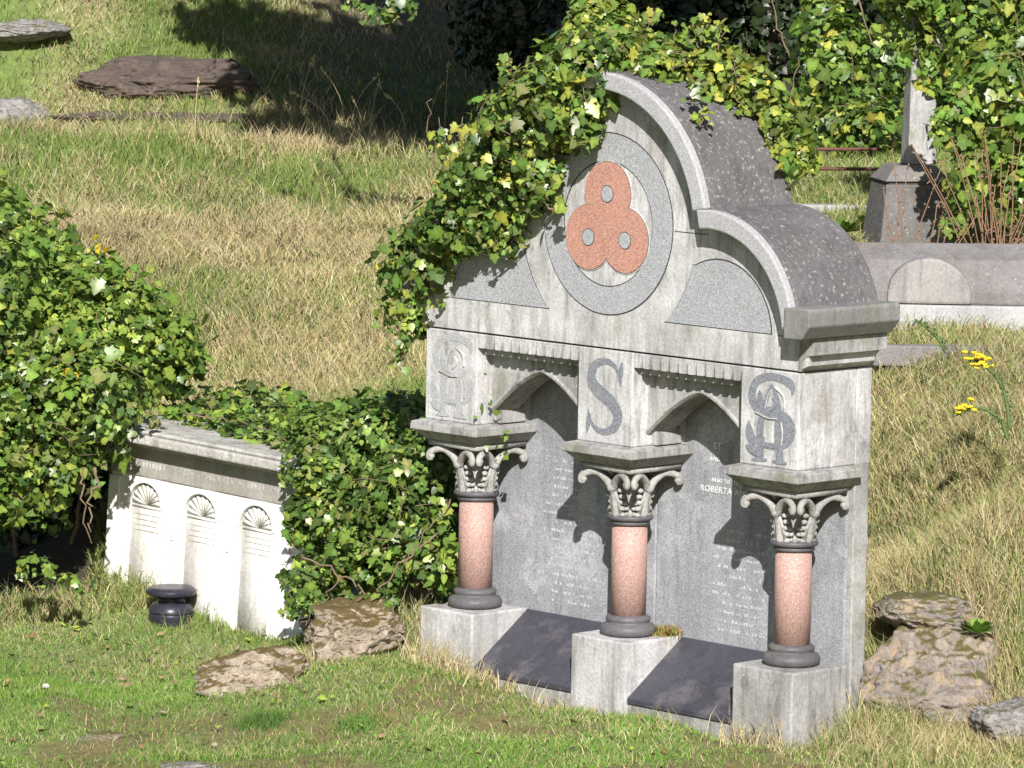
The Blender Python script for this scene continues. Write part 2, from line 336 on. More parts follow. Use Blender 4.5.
def scatter(d0, d1, dens, grow=1.0, lmax=.15):
    area = (d1-d0)*(d0+d1)*lmax; n = int(area*dens)
    d = np.sqrt(rng.uniform(d0*d0, d1*d1, n)); l = rng.uniform(-1, 1, n)*lmax*d
    return CAM[0]+fwd2[0]*d+rt2[0]*l, CAM[1]+fwd2[1]*d+rt2[1]*l
def mask_out(x, y):
    k = ~((np.abs(x) < 1.23)&(y > -.02)&(y < .48))
    d, l = dl(x, y); ez = fbm(x, y, 1.5, 5)
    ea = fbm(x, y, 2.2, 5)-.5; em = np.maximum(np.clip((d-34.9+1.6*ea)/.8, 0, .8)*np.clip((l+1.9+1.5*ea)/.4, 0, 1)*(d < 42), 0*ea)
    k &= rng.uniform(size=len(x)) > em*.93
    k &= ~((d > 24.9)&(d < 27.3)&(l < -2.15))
    bare = (fbm(x, y, 1.6, 9) > .56)&(d < 23); k &= ~(bare&(rng.uniform(size=len(x)) < .72))
    return k
VV = []; FF = []; CC = []; off = 0
def addb(V, F, C):
    global off
    VV.append(V); FF.append(F+off); CC.append(C); off += len(V)
for d0, d1, dens in ((19.6, 25.3, 10500), (25.3, 31, 6500), (31, 42, 3400)):
    x, y = scatter(d0, d1, dens); k = mask_out(x, y); x = x[k]; y = y[k]; n = len(x)
    d, l = dl(x, y); sf = strawfrac(x, y); isS = rng.uniform(size=n) < sf
    clump = fbm(x, y, 3.2, 21)
    fg = (d < 24.6)&(l < 1.4)
    h = np.where(fg, rng.uniform(.014, .038, n), rng.uniform(.04, .10, n))*(0.55+clump*1.0)
    h = np.where(isS, h*1.5, h)*rng.choice([.7, 1, 1, 1.5], n); wd = np.where(fg, .0038, .0042)*(d/22)
    lean = np.where(isS, rng.uniform(.55, .995, n), rng.uniform(.2, .97, n))
    ang = 2.2*fbm(x, y, 1.1, 33)*6+rng.normal(0, 2.2, n)
    col = np.where(isS[:, None], pick(STRAWS, n), pick(GREENS, n))
    col = np.where((fg&~isS)[:, None], col*np.array([.82, 1.06, .70]), col)
    pn = fbm(x, y, 1.3, 40)[:, None]; col = col*(.78+.44*pn)
    addb(*blades(x, y, h, wd, lean, col, ang=ang))
raw("grass", np.concatenate(VV), np.concatenate(FF), np.concatenate(CC), GRASS)
tag(bpy.data.objects["grass"], 'mixed green and straw coloured grass covering the cemetery slope', 'grass', kind='stuff')
def tuft(cx, cy, n, hh, rad, pal, lean=(.2, .8), z=None, wd=.006):
    x = cx+rng.normal(0, rad, n); y = cy+rng.normal(0, rad, n)
    return blades(x, y, hh*rng.uniform(.5, 1.1, n), np.full(n, wd), rng.uniform(*lean, n), pick(pal, n), z=None if z is None else np.full(n, z))
VV = []; FF = []; CC = []; off = 0
for u, v, hh in [(862,742,.2),(885,752,.14),(912,752,.12),(940,758,.13),(970,750,.13),(1000,752,.14),(1018,700,.2),(1012,655,.24),(872,700,.26),(876,650,.26),(1002,615,.2),(968,592,.16),(940,588,.14),(905,590,.15),(884,600,.2)]:
    for _ in range(3):
        p = hit(u+rng.normal(0, 8), v+rng.normal(0, 3)); addb(*tuft(p[0], p[1], 70, hh, .05, STRAWS if rng.uniform() < .65 else GREENS, wd=.004))
# tall dead grass: along the monument's foot, round the rocks, along the brow of the field
for u, v, z, n, hh, rad in [(425,668,.05,420,.30,.07),(445,690,.02,420,.2,.09),(480,700,.0,200,.12,.08),(520,700,.0,110,.12,.1),(565,712,0,80,.12,.06),(622,712,0,120,.2,.05),(700,728,0,120,.13,.1),
        (770,748,.0,300,.22,.08),(790,745,.0,360,.24,.10),(830,735,.03,520,.30,.10),(858,700,.12,300,.30,.08),(872,650,.3,260,.26,.08),(885,620,.4,160,.22,.08),(870,760,.0,200,.18,.10),(760,752,0,160,.14,.1),
        (875,700,.1,200,.2,.06),(905,748,.04,260,.16,.09),(950,752,.05,300,.15,.1),(1000,748,.06,300,.16,.1),(985,660,.3,220,.22,.08),(900,590,.62,260,.2,.1),(940,586,.66,300,.18,.1),(225,700,.0,200,.07,.07),(275,698,.0,240,.08,.07),(300,680,.02,160,.09,.06),(340,668,.05,220,.12,.08),(380,665,.06,240,.14,.08),(215,618,.06,160,.13,.10),(262,626,.05,120,.10,.08),(985,690,.25,240,.28,.10),(1015,720,.15,200,.25,.1),(1000,620,.62,260,.24,.1),(960,592,.68,160,.2,.1),(400,640,.12,200,.2,.07),(240,590,.1,90,.14,.07),(215,600,.1,60,.12,.05),(900,745,.05,120,.12,.1)]:
    p = onz(u, v, z); addb(*tuft(p[0], p[1], n, hh, rad, (GREENS if hh < .135 and u < 300 else STRAWS if rng.uniform() < .8 else STRAWS+GREENS), wd=.005))
for i in range(170):
    u = rng.uniform(250, 470) if i < 90 else rng.uniform(-30, 480); v = rng.uniform(118, 150) if i < 90 else rng.uniform(130, 395)
    z = np.interp(v, [130, 200, 300, 400], [1.98, 1.65, 1.28, .95]); p = onz(u, v, z)
    addb(*tuft(p[0], p[1], 55, rng.uniform(.14, .26), .10, STRAWS, (.3, .97)))
for i in range(110):
    u = rng.uniform(880, 1060); v = rng.uniform(365, 600); z = np.interp(v, [345, 450, 592], [1.42, 1.1, .68]); p = onz(u, v, z)
    addb(*tuft(p[0], p[1], 50, rng.uniform(.10, .2), .10, STRAWS if i % 2 else GREENS, (.3, .95)))
for i in range(60):
    u = rng.uniform(780, 880); v = rng.uniform(176, 250); z = 1.9; p = onz(u, v, z)
    addb(*tuft(p[0], p[1], 50, rng.uniform(.08, .16), .10, STRAWS if rng.uniform() < .35 else GREENS, (.3, .9)))
raw("tall_grass", np.concatenate(VV), np.concatenate(FF), np.concatenate(CC), GRASS)
tag(bpy.data.objects["tall_grass"], 'long dead straw grass in tussocks round the monument, rocks and slope', 'tall grass', kind='stuff')
mb = MB()
for u, v, z, h, ln in [(318,112,1.98,.42,-.05),(300,120,1.98,.5,.1),(345,128,1.95,.5,-.18),(352,126,1.95,.45,.2),(372,122,1.95,.32,.05),(330,131,1.95,.36,-.3),(390,118,1.95,.28,-.1),(195,135,1.98,.4,.02),(430,125,1.93,.35,.1),(405,130,1.93,.3,-.15),(445,128,1.93,.5,.02),(362,130,1.93,.25,-.08)]:
    p = onz(u, v, z); q = [p+np.array([rt2[0]*ln*t*t, rt2[1]*ln*t*t, h*(t-.25*abs(ln)*3*t*t)]) for t in np.linspace(0, 1, 7)]
    mb.tube(q, list(np.linspace(.0036, .002, 7)), 5)
    for t in np.linspace(.8, 1, 6):
        c = q[5]+(q[6]-q[5])*rng.uniform(0, 1); mb.ball(c+rng.normal(0, .004, 3), .006, 5, (1, 1, 2))
o = mb.build("seed_stalks", STRAW); tag(o, 'tall dry seed stalks standing on the brow before the dark bank', 'dry stalks', kind='stuff')

LF = np.array([(0, 0), (.20, -.12), (.46, -.04), (.40, .18), (.53, .40), (.31, .50), (.19, .76), (0, 1.0), (-.19, .76), (-.31, .50), (-.53, .40), (-.40, .18), (-.46, -.04), (-.20, -.12)])
LO = np.array([(0, 0), (.24, .02), (.36, .25), (.30, .55), (.14, .82), (0, 1.0), (-.14, .82), (-.30, .55), (-.36, .25), (-.24, .02)])
def leaves(P, N, Tp, s, col, shape=LF, cup=.10):
    n = len(P); N = N/np.linalg.norm(N, axis=1)[:, None]
    Tp = Tp-N*(Tp*N).sum(1)[:, None]; Tp = Tp/np.maximum(np.linalg.norm(Tp, axis=1)[:, None], 1e-6); S = np.cross(Tp, N)
    k = len(shape); X = shape[:, 0]; Y = shape[:, 1]-.35; H = -cup*(X**2*2.5)-cup*.8*np.abs(Y)**2
    X = np.r_[X, 0]; Y = np.r_[Y, 0]; H = np.r_[H, .02]
    s = s[:, None, None]
    V = P[:, None]+s*(S[:, None]*X[None, :, None]+Tp[:, None]*Y[None, :, None]+N[:, None]*H[None, :, None])
    F = np.array([[i, (i+1) % k, k] for i in range(k)]); F = (np.arange(n)[:, None, None]*(k+1)+F[None]).reshape(-1, 3)
    vc = np.repeat(col, k+1, 0).reshape(n, k+1, 3).copy(); vc[:, k] *= 1.35
    return V.reshape(-1, 3), F, vc.reshape(-1, 3)
IV = [(.075, .14, .028), (.11, .19, .036), (.05, .095, .022), (.17, .25, .05), (.09, .15, .04), (.19, .20, .07)]
IVL = [(.16, .25, .04), (.21, .30, .05), (.12, .21, .035), (.28, .34, .06), (.10, .17, .03)]
IVY_Y = [(.22, .28, .05), (.33, .35, .06), (.17, .25, .04), (.13, .19, .035), (.40, .39, .07), (.14, .17, .05), (.12, .20, .04)]
KQ = np.random.default_rng(3).normal(size=(6, 3)); KQ = KQ/np.linalg.norm(KQ, axis=1)[:, None]*np.array([22, 27, 41, 36, 9, 14])[:, None]
def blob_leaves(blobs, dens, size, pal, jit=.5, thick=.35, down=.5, alt=None, altf=0, clump=.035):
    Ps = []; Ns = []; Cs = []
    for b in blobs:
        c, r = np.array(b[0]), np.array(b[1]); pl_ = b[2] if len(b) > 2 else pal
        area = 4*np.pi*((r[0]*r[1])**1.6/3+(r[0]*r[2])**1.6/3+(r[1]*r[2])**1.6/3)**(1/1.6); n = int(area*dens)
        v = rng.normal(size=(n, 3)); v /= np.linalg.norm(v, axis=1)[:, None]
        ph = rng.uniform(0, 6.28, 3); bumpy = 1+.16*np.sin(v[:, 0]*5+ph[0])*np.sin(v[:, 1]*6+ph[1])+.12*np.sin(v[:, 2]*9+v[:, 0]*7+ph[2])
        rad = bumpy*(1-thick*rng.uniform(0, 1, n)**1.6)
        nn = v/r; nn /= np.linalg.norm(nn, axis=1)[:, None]; p = c+v*r*rad[:, None]
        q = np.sin(p @ KQ[0]+1)*np.sin(p @ KQ[1]+2)+.7*np.sin(p @ KQ[2])*np.sin(p @ KQ[3]+.5)
        p = p+nn*(q*clump)[:, None]; kk = (q > -.62)|(rng.uniform(size=n) < .45); cc = pick(pl_, n)*(1+.22*np.sin(p @ KQ[4]+p @ KQ[5]))[:, None]
        nn = nn+.0*q[:, None]; Ps.append(p[kk]); Ns.append(nn[kk]); Cs.append(cc[kk])
    P = np.concatenate(Ps); N = np.concatenate(Ns); C = np.concatenate(Cs)
    g_ = ground(P[:, 0], P[:, 1]); k = P[:, 2] > g_+.01; P, N, C = P[k], N[k], C[k]; n = len(P)
    if alt is not None:
        q = rng.uniform(size=n) < altf; C[q] = pick(alt, q.sum())
    N = N+np.array([0, 0, .35])+rng.normal(0, jit, (n, 3)); Tp = np.array([0, 0, -down])+rng.normal(0, .55, (n, 3))
    return P, N, Tp, size*np.clip(np.exp(rng.normal(-.12, .38, n)), .4, 1.9), C
def strand(pts, rad=.005, wob=.01, n=6):
    q = catmull(pts, n); return [p+rng.normal(0, wob, 3) for p in q]

# ------------------------------------------------------------------ the monument
mon = empty('grave_monument', (0, 0, 0), 0, 'large double-bay stone monument with pink columns and S monograms, ivy over its left shoulder', 'monument')
def z(v): return v+Z0
SP = 1.04; WP = .178
# back wall and inscribed slabs
MB().box(-1.218, 1.218, .376, .472, -.35, z(-.004)).build('back_wall', PALE2, mon, .006)
for sx, lab in ((-1, 'worn left slab'), (1, 'right slab with pale lettering')):
    sl = MB().box(sx*.598-.594, sx*.598+.594, .355, .3755, z(-1.36), z(-.02)).build('inscription_slab', INSC, mon, .004); sl['label'] = lab
    mb = MB()                                                   # illegible worn lines
    for i in range(17):
        zz = -.62-.042*i
        if sx > 0 and i < 5: continue
        wl = random.uniform(.22, .40); x = sx*.56-wl/2
        while x < sx*.56+wl/2:
            ww = random.uniform(.005, .012)
            if random.random() < .6: mb.box(x, x+ww, .3538, .356, z(zz), z(zz+random.uniform(.008, .017)))
            x += ww+random.uniform(.004, .012)
    mb.build('worn_lettering', stone("worn_line", (.52, .52, .54), (.38, .38, .40), (.34, .34, .35), .8, .6) if sx < 0 else bpy.data.materials["worn_line"], sl)
def text(s, x, zz, h, y, mat, parent, name='lettering'):
    cu = bpy.data.curves.new(name, 'FONT'); cu.body = s; cu.size = h*1.4; cu.extrude = .0012; cu.offset = .0006; cu.align_x = 'CENTER'; cu.space_character = 1.15
    to = bpy.data.objects.new(name, cu); scene.collection.objects.link(to)
    bpy.context.view_layer.update(); me = bpy.data.meshes.new_from_object(to.evaluated_get(bpy.context.evaluated_depsgraph_get()))
    bpy.data.objects.remove(to); me.materials.clear(); me.materials.append(mat)
    o = bpy.data.objects.new(name, me); scene.collection.objects.link(o); o.parent = parent
    o.rotation_euler = (math.pi/2, 0, 0); o.location = (x, y, z(zz)); return o
for s, x, zz, h in [('ST', .385, -.455, .034), ('AND', .37, -.51, .02), ('ALSO TO THE', .44, -.605, .018), ('ROBERTA ANN', .44, -.655, .03)]:
    text(s, x, zz, h, .3535, LETP, sl)
# plinth core, pedestals, ledger slabs and kerbs
MB().box(-1.19, 1.19, .03, .37, -.4, z(-1.64)).build('plinth', PALE2, mon, .005)
for i in (-1, 0, 1):
    MB().box(i*SP-.183, i*SP+.183, -.012, .354, -.4, z(-1.346)).build('pedestal', PALE if i < 1 else PALE2, mon, .009)
for sx in (-1, 1):
    x0, x1 = sx*.52-.337, sx*.52+.337
    MB().box(x0, x1, .004, .06, -.4, z(-1.629)).build('kerb', PALE2, mon, .006)
    mb = MB().add([(x0,.352,z(-1.350)),(x1,.352,z(-1.350)),(x1,-.004,z(-1.602)),(x0,-.004,z(-1.602)),(x0,.352,z(-1.50)),(x1,.352,z(-1.50)),(x1,-.004,z(-1.628)),(x0,-.004,z(-1.628))],
        [(0,1,2,3),(4,7,6,5),(0,4,5,1),(1,5,6,2),(2,6,7,3),(3,7,4,0)]); mb.build('ledger_slab', SLATE, mon, .004)
# columns
cy = .178
def column():
    c = MB().lathe([(.083, z(-1.255)), (.0835, z(-1.0)), (.082, z(-.815))], 0, cy, 48).build('column_shaft', PINKL, mon, 0, True)
    MB().lathe([(.10,z(-1.345)),(.122,z(-1.343)),(.131,z(-1.328)),(.131,z(-1.312)),(.122,z(-1.297)),(.104,z(-1.289)),(.098,z(-1.282)),(.104,z(-1.276)),(.104,z(-1.262)),(.094,z(-1.255)),(.084,z(-1.25))], 0, cy, 48).build('column_base', DKMOLD, c, 0, True)
    MB().lathe([(.084,z(-.828)),(.094,z(-.824)),(.094,z(-.812)),(.088,z(-.808)),(.104,z(-.804)),(.110,z(-.793)),(.106,z(-.783)),(.09,z(-.779))], 0, cy, 48).build('necking', DKMOLD, c, 0, True)
    mb = MB(); mb.lathe([(.070,z(-.785)),(.055,z(-.72)),(.052,z(-.64)),(.06,z(-.59)),(.10,z(-.566))], 0, cy, 32)
    mb.box(-.166, .166, cy-.166, cy+.166, z(-.566), z(-.540))
    for k in range(4):
        a = k*math.pi/2; ca, sa = math.cos(a), math.sin(a)
        rot = lambda p: (p[0]*ca-p[1]*sa, p[0]*sa+p[1]*ca+cy, z(p[2]))
        mb.tube([rot(p) for p in catmull([(0,-.086,-.785),(0,-.094,-.73),(0,-.108,-.68),(0,-.122,-.65)], 4)], [.022, .022, .021, .02, .02, .019, .018, .018, .018, .017, .018, .019, .021], 10)
        mb.ball(rot((0, -.122, -.648)), .024, 12)
        for s in (-1, 1):
            pts = catmull([(s*.004,-.118,-.655),(s*.032,-.128,-.612),(s*.078,-.142,-.583),(s*.122,-.160,-.588),(s*.150,-.172,-.607),(s*.150,-.174,-.628),(s*.134,-.166,-.626)], 5)
            mb.tube([rot(p) for p in pts], list(np.linspace(.0185, .013, len(pts))), 10)
            mb.ball(rot((s*.143, -.168, -.618)), .019, 12)
            for j in range(5):                                  # carved leaf lobes beside the stalk
                t = j/4; mb.ball(rot((s*(.030+.006*t+.004*(j % 2)), -.080-.022*t, -.775+.115*t)), .0175-.002*t, 10, (1, 1, .72))
                if j < 3: mb.ball(rot((s*(.048-.01*t), -.066-.02*t, -.772+.10*t)), .014, 10, (1, 1, .7))
            mb.tube([rot(p) for p in [(s*.03,-.084,-.785),(s*.024,-.098,-.72),(s*.012,-.116,-.66)]], [.009, .009, .008], 8)
        d = .062
        mb.tube([rot(p) for p in [(d,-d,-.785),(d+.004,-d-.004,-.765),(d+.008,-d-.008,-.752)]], [.014, .012, .005], 8)
    mb.build('capital', CARVE, c, 0, True)
    return c
c0 = column(); c0.location = (-SP, 0, 0)
for i in (0, 1):
    c = c0.copy(); scene.collection.objects.link(c); c.location = (i*SP, 0, 0); c.parent = mon
    for ch in list(c0.children):
        k = ch.copy(); scene.collection.objects.link(k); k.parent = c
# impost blocks above the capitals
for i in (-1, 0, 1):
    x = i*SP; mb = MB(); Y1 = .3745
    ring = lambda e, zz: [(x-WP-e, -e, zz), (x+WP+e, -e, zz), (x+WP+e, Y1, zz), (x-WP-e, Y1, zz)]
    prof = [(.0, -.440), (.048, -.452), (.052, -.49), (.040, -.494), (.0, -.535), (-.02, -.540)]
    v = []; f = []
    for e, q in prof: v += ring(e, z(q))
    for k in range(len(prof)-1):
        for j in range(4): f.append([k*4+j, k*4+(j+1) % 4, k*4+4+(j+1) % 4, k*4+4+j])
    f += [[3, 2, 1, 0], [len(v)-4, len(v)-3, len(v)-2, len(v)-1]]
    mb.add(v, f).build('impost', PALE2, mon, .004)
# upper piers
piers = []
for i in (-1, 0, 1):
    y1 = .3745
    piers.append(MB().box(i*SP-WP, i*SP+WP, 0, y1, z(-.4395), z(-.004)).build('pier', PALE if i != 1 else PALE, mon, .006))
MB().box(1.10, 1.2185, .376, .474, z(-.4395), z(-.0045)).build('side_block', PALE, mon, .004)
MB().box(-1.2, 1.2, .012, .44, z(-.006), z(.03)).build('joint', JOINT, mon)
# dentils and pointed arches
for sx in (-1, 1):
    xa, xb = sx*.52-.342, sx*.52+.342; ar = None
    mb = MB(); mb.box(xa, xb, .002, .099, z(-.016), z(-.0045)); nT = 12; pt = (xb-xa)/nT
    for k in range(nT):
        a = xa+pt*k
        mb.prism([(a+.001, z(-.0155)), (a+.006, z(-.072)), (a+pt*.70, z(-.072)), (a+pt*.97, z(-.0155))], .002, .098)
    de = mb.build('dentil_band', PALE, mon, .002)
    MB().box(xa, xb, .045, .098, z(-.105), z(-.0665)).build('bed_moulding', PALE2, mon, .004)
    cx = sx*.52; n = 14; X = np.linspace(-.342, .342, 2*n+1)
    def intr(t, o):                                              # intrados height, offset o outwards
        q = abs(t)/.315; return -.172+o-.165*q**1.55-.03*q
    v = []; f = []
    for t in X:
        e = z(intr(t, .030)); i2 = z(intr(t, 0))
        v += [(cx+t, .100, z(-.018)), (cx+t, .100, e), (cx+t, .088, e-.004), (cx+t, .088, i2+.012), (cx+t, .104, i2), (cx+t, .26, i2), (cx+t, .26, z(-.018))]
    for k in range(len(X)-1):
        for j in range(7): f.append([k*7+j, k*7+(j+1) % 7, k*7+7+(j+1) % 7, k*7+7+j])
    f += [list(range(7)), list(range(len(v)-1, len(v)-8, -1))]
    MB().add(v, f).build('pointed_arch', PALE2, mon, .002)
    for s in (-1, 1):                                            # corbels where the arch springs
        MB().prism([(cx+s*.342, z(-.4385)), (cx+s*.342, z(-.345)), (cx+s*.322, z(-.372)), (cx+s*.312, z(-.4385))], .13, .30).build('corbel', PALE2, mon, .004)
# pediment
def arcp(cx, cz, r, a0, a1, n=24): return [(cx+r*math.cos(math.radians(a0+(a1-a0)*i/n)), cz+r*math.sin(math.radians(a0+(a1-a0)*i/n))) for i in range(n+1)]
half = arcp(.73, .14, .475, 4, 96, 24)
big = arcp(0, .555, .665, 13, 167, 48)
out = [(1.215, .0045), (1.262, .03), (1.275, .10)]+[(1.27, .155)]+half[2:]+big+[(-x, zz) for x, zz in half[::-1]][:-2]+[(-1.27, .155), (-1.275, .10), (-1.262, .03), (-1.215, .0045)]
ped = MB().prism([(x, z(q)) for x, q in out], 0, .44).build('pediment', PALE, mon, .002)
hp = []
for s in (-1, 1):
    mbf = MB().prism([(s*x, z(q)) for x, q in arcp(.72, .15, .54, 14, 97, 30)+arcp(.73, .14, .465, 97, 6, 30)], -.10, -.055)
    mbf.build('hood_moulding', BAND, mon, .008)
    MB().prism([(s*x, z(q)) for x, q in arcp(.72, .15, .545, 12, 99, 30)+arcp(.73, .14, .472, 99, 6, 30)], -.0545, .478).build('shoulder_roof', ROOF, mon, .008)
    sp_ = MB().prism([(s*1.22, z(.295)), (s*1.362, z(.297)), (s*1.372, z(.285)), (s*1.372, z(.218)), (s*1.325, z(.158)), (s*1.22, z(.156))], -.115, .482)
    sp_.build('springer', DKMOLD if False else stone("springer_stone", (.24, .235, .23), (.12, .115, .11), (.17, .17, .12), .5, .6) if s < 0 else bpy.data.materials["springer_stone"], mon, .006)
    MB().prism([(s*1.22, z(.156)), (s*1.302, z(.1555)), (s*1.302, z(.080)), (s*1.262, z(.074)), (s*1.240, z(.055)), (s*1.230, z(.025)), (s*1.226, z(.003)), (s*1.21, z(.002))], -.006, .478).build('side_cornice', PALE2, mon, .003)
MB().arc(0, z(.555), .642, .722, 11, 169, -.10, -.055, 72).build('hood_moulding', BAND, mon, .008)
MB().arc(0, z(.555), .650, .728, 9.5, 170.5, -.0545, .478, 72).build('crown_roof', ROOF, mon, .008)
for a_ in ((.43, .640, .568, .572), (-.640, -.43, .568, .572), (1.08, 1.262, .150, .1535)): MB().box(a_[0], a_[1], -.0012, .003, z(a_[2]), z(a_[3])).build('masonry_joint', JOINT, mon)
# inlays
ring = MB().arc(0, z(.575), .290, .415, 0, 360, -.004, .004, 96).build('ring_inlay', GREY, mon)
MB().arc(0, z(.575), .4155, .421, 0, 360, -.0012, .004, 96).build('ring_joint', JOINT, ring)
MB().arc(0, z(.575), .2845, .2895, 0, 360, -.0012, .004, 96).build('ring_joint', JOINT, ring)
s_ = .238; cen = [(0, s_/math.sqrt(3)), (-s_/2, -s_/2/math.sqrt(3)), (s_/2, -s_/2/math.sqrt(3))]
def trefoil(r):
    P = []
    for k in range(144):
        a = 2*math.pi*k/144; d = max((cx*math.cos(a)+cz*math.sin(a))+math.sqrt(max(0, r*r-(cx*math.sin(a)-cz*math.cos(a))**2)) for cx, cz in cen if r*r >= (cx*math.sin(a)-cz*math.cos(a))**2)
        P.append((d*math.cos(a), z(.575)+d*math.sin(a)))
    return P
tf = MB().prism(trefoil(.148), -.008, .004).build('trefoil_inlay', PINK, mon)
MB().prism(trefoil(.1505), -.0055, .005).build('trefoil_joint', JOINT, tf); MB().prism(trefoil(.1555), -.0045, .006).build('trefoil_moulding', PALE, tf, .002)
mb = MB()
for cx, cz in cen: mb.prism(arcp(cx, cz+z(.575), .037, 0, 345, 23), -.0105, -.0085)
mb.build('roundel', GREY, tf)
mb = MB()
for cx, cz in cen: mb.arc(cx, cz+z(.575), .037, .041, 0, 360, -.0092, -.0085, 32)
mb.build('roundel_joint', JOINT, tf)
for s in (-1, 1):
    L1 = arcp(0, .575, .57, -48, -15, 14); L2 = arcp(.715, .135, .325, 118, 4, 18)
    pol = [(.378, .156)]+[p for p in L1 if p[1] > .16]+[p for p in L2 if p[1] > .158]+[(1.038, .156)]
    MB().prism([(s*x, z(q)) for x, q in pol], -.004, .004).build('spandrel_inlay', GREY, mon)
    c_ = (.68, .26); MB().prism([(s*(c_[0]+(x-c_[0])*1.022), z(c_[1]+(q-c_[1])*1.035)) for x, q in pol], -.0012, .003).build('spandrel_joint', JOINT, mon)
# monograms
def stroke(mb, pts, cx, cz, wx, hz, yo):
    q = catmull(pts, 7); n = len(q); P = []; F = []
    for i, p in enumerate(q):
        a = q[max(i-1, 0)]; b = q[min(i+1, n-1)]; dx, dz = (b[0]-a[0])*wx, (b[1]-a[1])*hz; l = math.hypot(dx, dz) or 1
        nx, nz = -dz/l, dx/l; x, zz = cx+p[0]*wx, cz+p[1]*hz; h = abs(p[2])/2*wx
        P += [(x+nx*h, -yo, zz+nz*h), (x-nx*h, -yo, zz-nz*h), (x-nx*h, .002, zz-nz*h), (x+nx*h, .002, zz+nz*h)]
    for i in range(n-1):
        for k in range(4): F.append([4*i+k, 4*i+(k+1) % 4, 4*i+4+(k+1) % 4, 4*i+4+k])
    F += [[0, 1, 2, 3], [4*n-1, 4*n-2, 4*n-3, 4*n-4]]; mb.add(P, F)
SS = [(.40, .24, .05), (.37, .34, .07), (.22, .455, .10), (-.02, .49, .13), (-.28, .42, .19), (-.38, .27, .24), (-.30, .13, .27), (-.04, .02, .28), (.24, -.10, .27), (.37, -.25, .25), (.27, -.41, .19), (.02, -.485, .13), (-.22, -.46, .10), (-.37, -.36, .07), (-.41, -.26, .05)]
def S_letter(mb, cx, cz, wx, hz, y=.002):
    stroke(mb, SS, cx, cz, wx, hz, y)
    stroke(mb, [(.46, .50, .04), (.44, .38, .12), (.42, .30, .10), (.44, .17, .02)], cx, cz, wx, hz, y+.0006)
    stroke(mb, [(-.47, -.50, .04), (-.45, -.40, .12), (-.43, -.32, .10), (-.45, -.19, .02)], cx, cz, wx, hz, y+.0006)
mb = MB(); S_letter(mb, 0, z(-.222), .235, .335); mb.build('letter', LET, piers[1])
def monogram(cx, mat, parent):
    mb = MB()
    def cv(P): return [(cx-.178+(x-10)/380*.355, z(-.006-((y-.131*(x-10))-30)/710*.44), w_/380*.355) for x, y, w_ in P]
    ST_ = [[(345,235,6),(348,190,30),(330,150,46),(285,122,40),(225,104,36),(165,106,38),(108,145,44),(84,220,46),(100,300,48),(155,348,54),(225,368,58),(295,400,62),(338,460,60),(340,530,50),(305,590,38),(240,612,26),(175,600,24),(125,575,36),(85,545,56),(70,480,44),(68,420,6)],
        [(210,160,10),(188,230,24),(165,320,30),(150,430,46),(145,560,50),(140,690,54)], [(214,160,10),(246,250,28),(262,330,32),(256,430,38),(262,560,46),(276,705,50)],
        [(92,700,10),(135,698,20),(190,706,10)], [(226,712,10),(275,716,20),(322,726,10)], [(150,588,20),(205,596,24),(262,602,20)], [(135,200,6),(142,260,40),(165,330,36),(205,362,24)],
        [(292,420,12),(306,480,18),(304,570,14)], [(55,600,6),(90,620,44),(135,650,40)], [(225,250,8),(240,300,20),(205,350,12)]]
    for i, P in enumerate(ST_): stroke(mb, cv(P), 0, 0, 1, 1, .002+.0005*i)
    mb.build('monogram', mat, parent)
    m2 = MB()
    for P in [[(112,356,4),(190,398,5),(255,405,5)], [(236,180,4),(290,240,5),(300,330,4)], [(176,330,4),(190,250,5),(208,200,4)], [(282,430,4),(292,520,5),(286,600,4)], [(176,430,4),(172,540,4)], [(120,560,4),(112,640,4)]]:
        stroke(m2, cv(P), 0, 0, 1, 1, .0078)
    m2.build('monogram_edge', PALE, parent)
monogram(SP, LET, piers[2]); monogram(-SP, LETW, piers[0])

# ------------------------------------------------------------------ chest tomb
lb = onz(104, 594, .08)
ct = empty('chest_tomb', (lb[0], lb[1], 0.0), 0, 'white marble chest tomb with carved shell niches, half buried in ivy', 'tomb')
ct.rotation_euler = (math.radians(-1), math.radians(3.0), math.radians(7))
Lc, Dc, Hc = 1.5, .70, .925
MB().box(0, Lc, 0, Dc, -.35, Hc).build('tomb_body', WHITE, ct, .008)
MB().box(.0, Lc, -.010, -.001, Hc-.185, Hc-.02).build('frieze', stone('shaded_frieze_marble', (.36, .34, .31), (.2, .19, .16), stain_amt=.4), ct, .004)  # frieze colour darkened to carry the shade under the lid
mb = MB(); mb.box(-.07, Lc+.07, -.125, Dc+.07, Hc, Hc+.05); mb.box(-.05, Lc+.05, -.10, Dc+.05, Hc+.0505, Hc+.072); mb.box(-.035, Lc+.035, -.06, Dc+.03, Hc-.026, Hc-.001)
mb.build('lid', WHITED, ct, .010)
mb = MB()
x = .12
while x < 1.35:
    ww = random.uniform(.008, .02)
    if random.random() < .75: mb.box(x, x+ww, -.0115, -.0098, Hc-.135, Hc-.105)
    x += ww+.012
mb.build('worn_lettering', WHITED, ct)
NICH = stone("shell_marble", (.68, .67, .65), (.42, .39, .34), (.46, .42, .34), .5, .6)
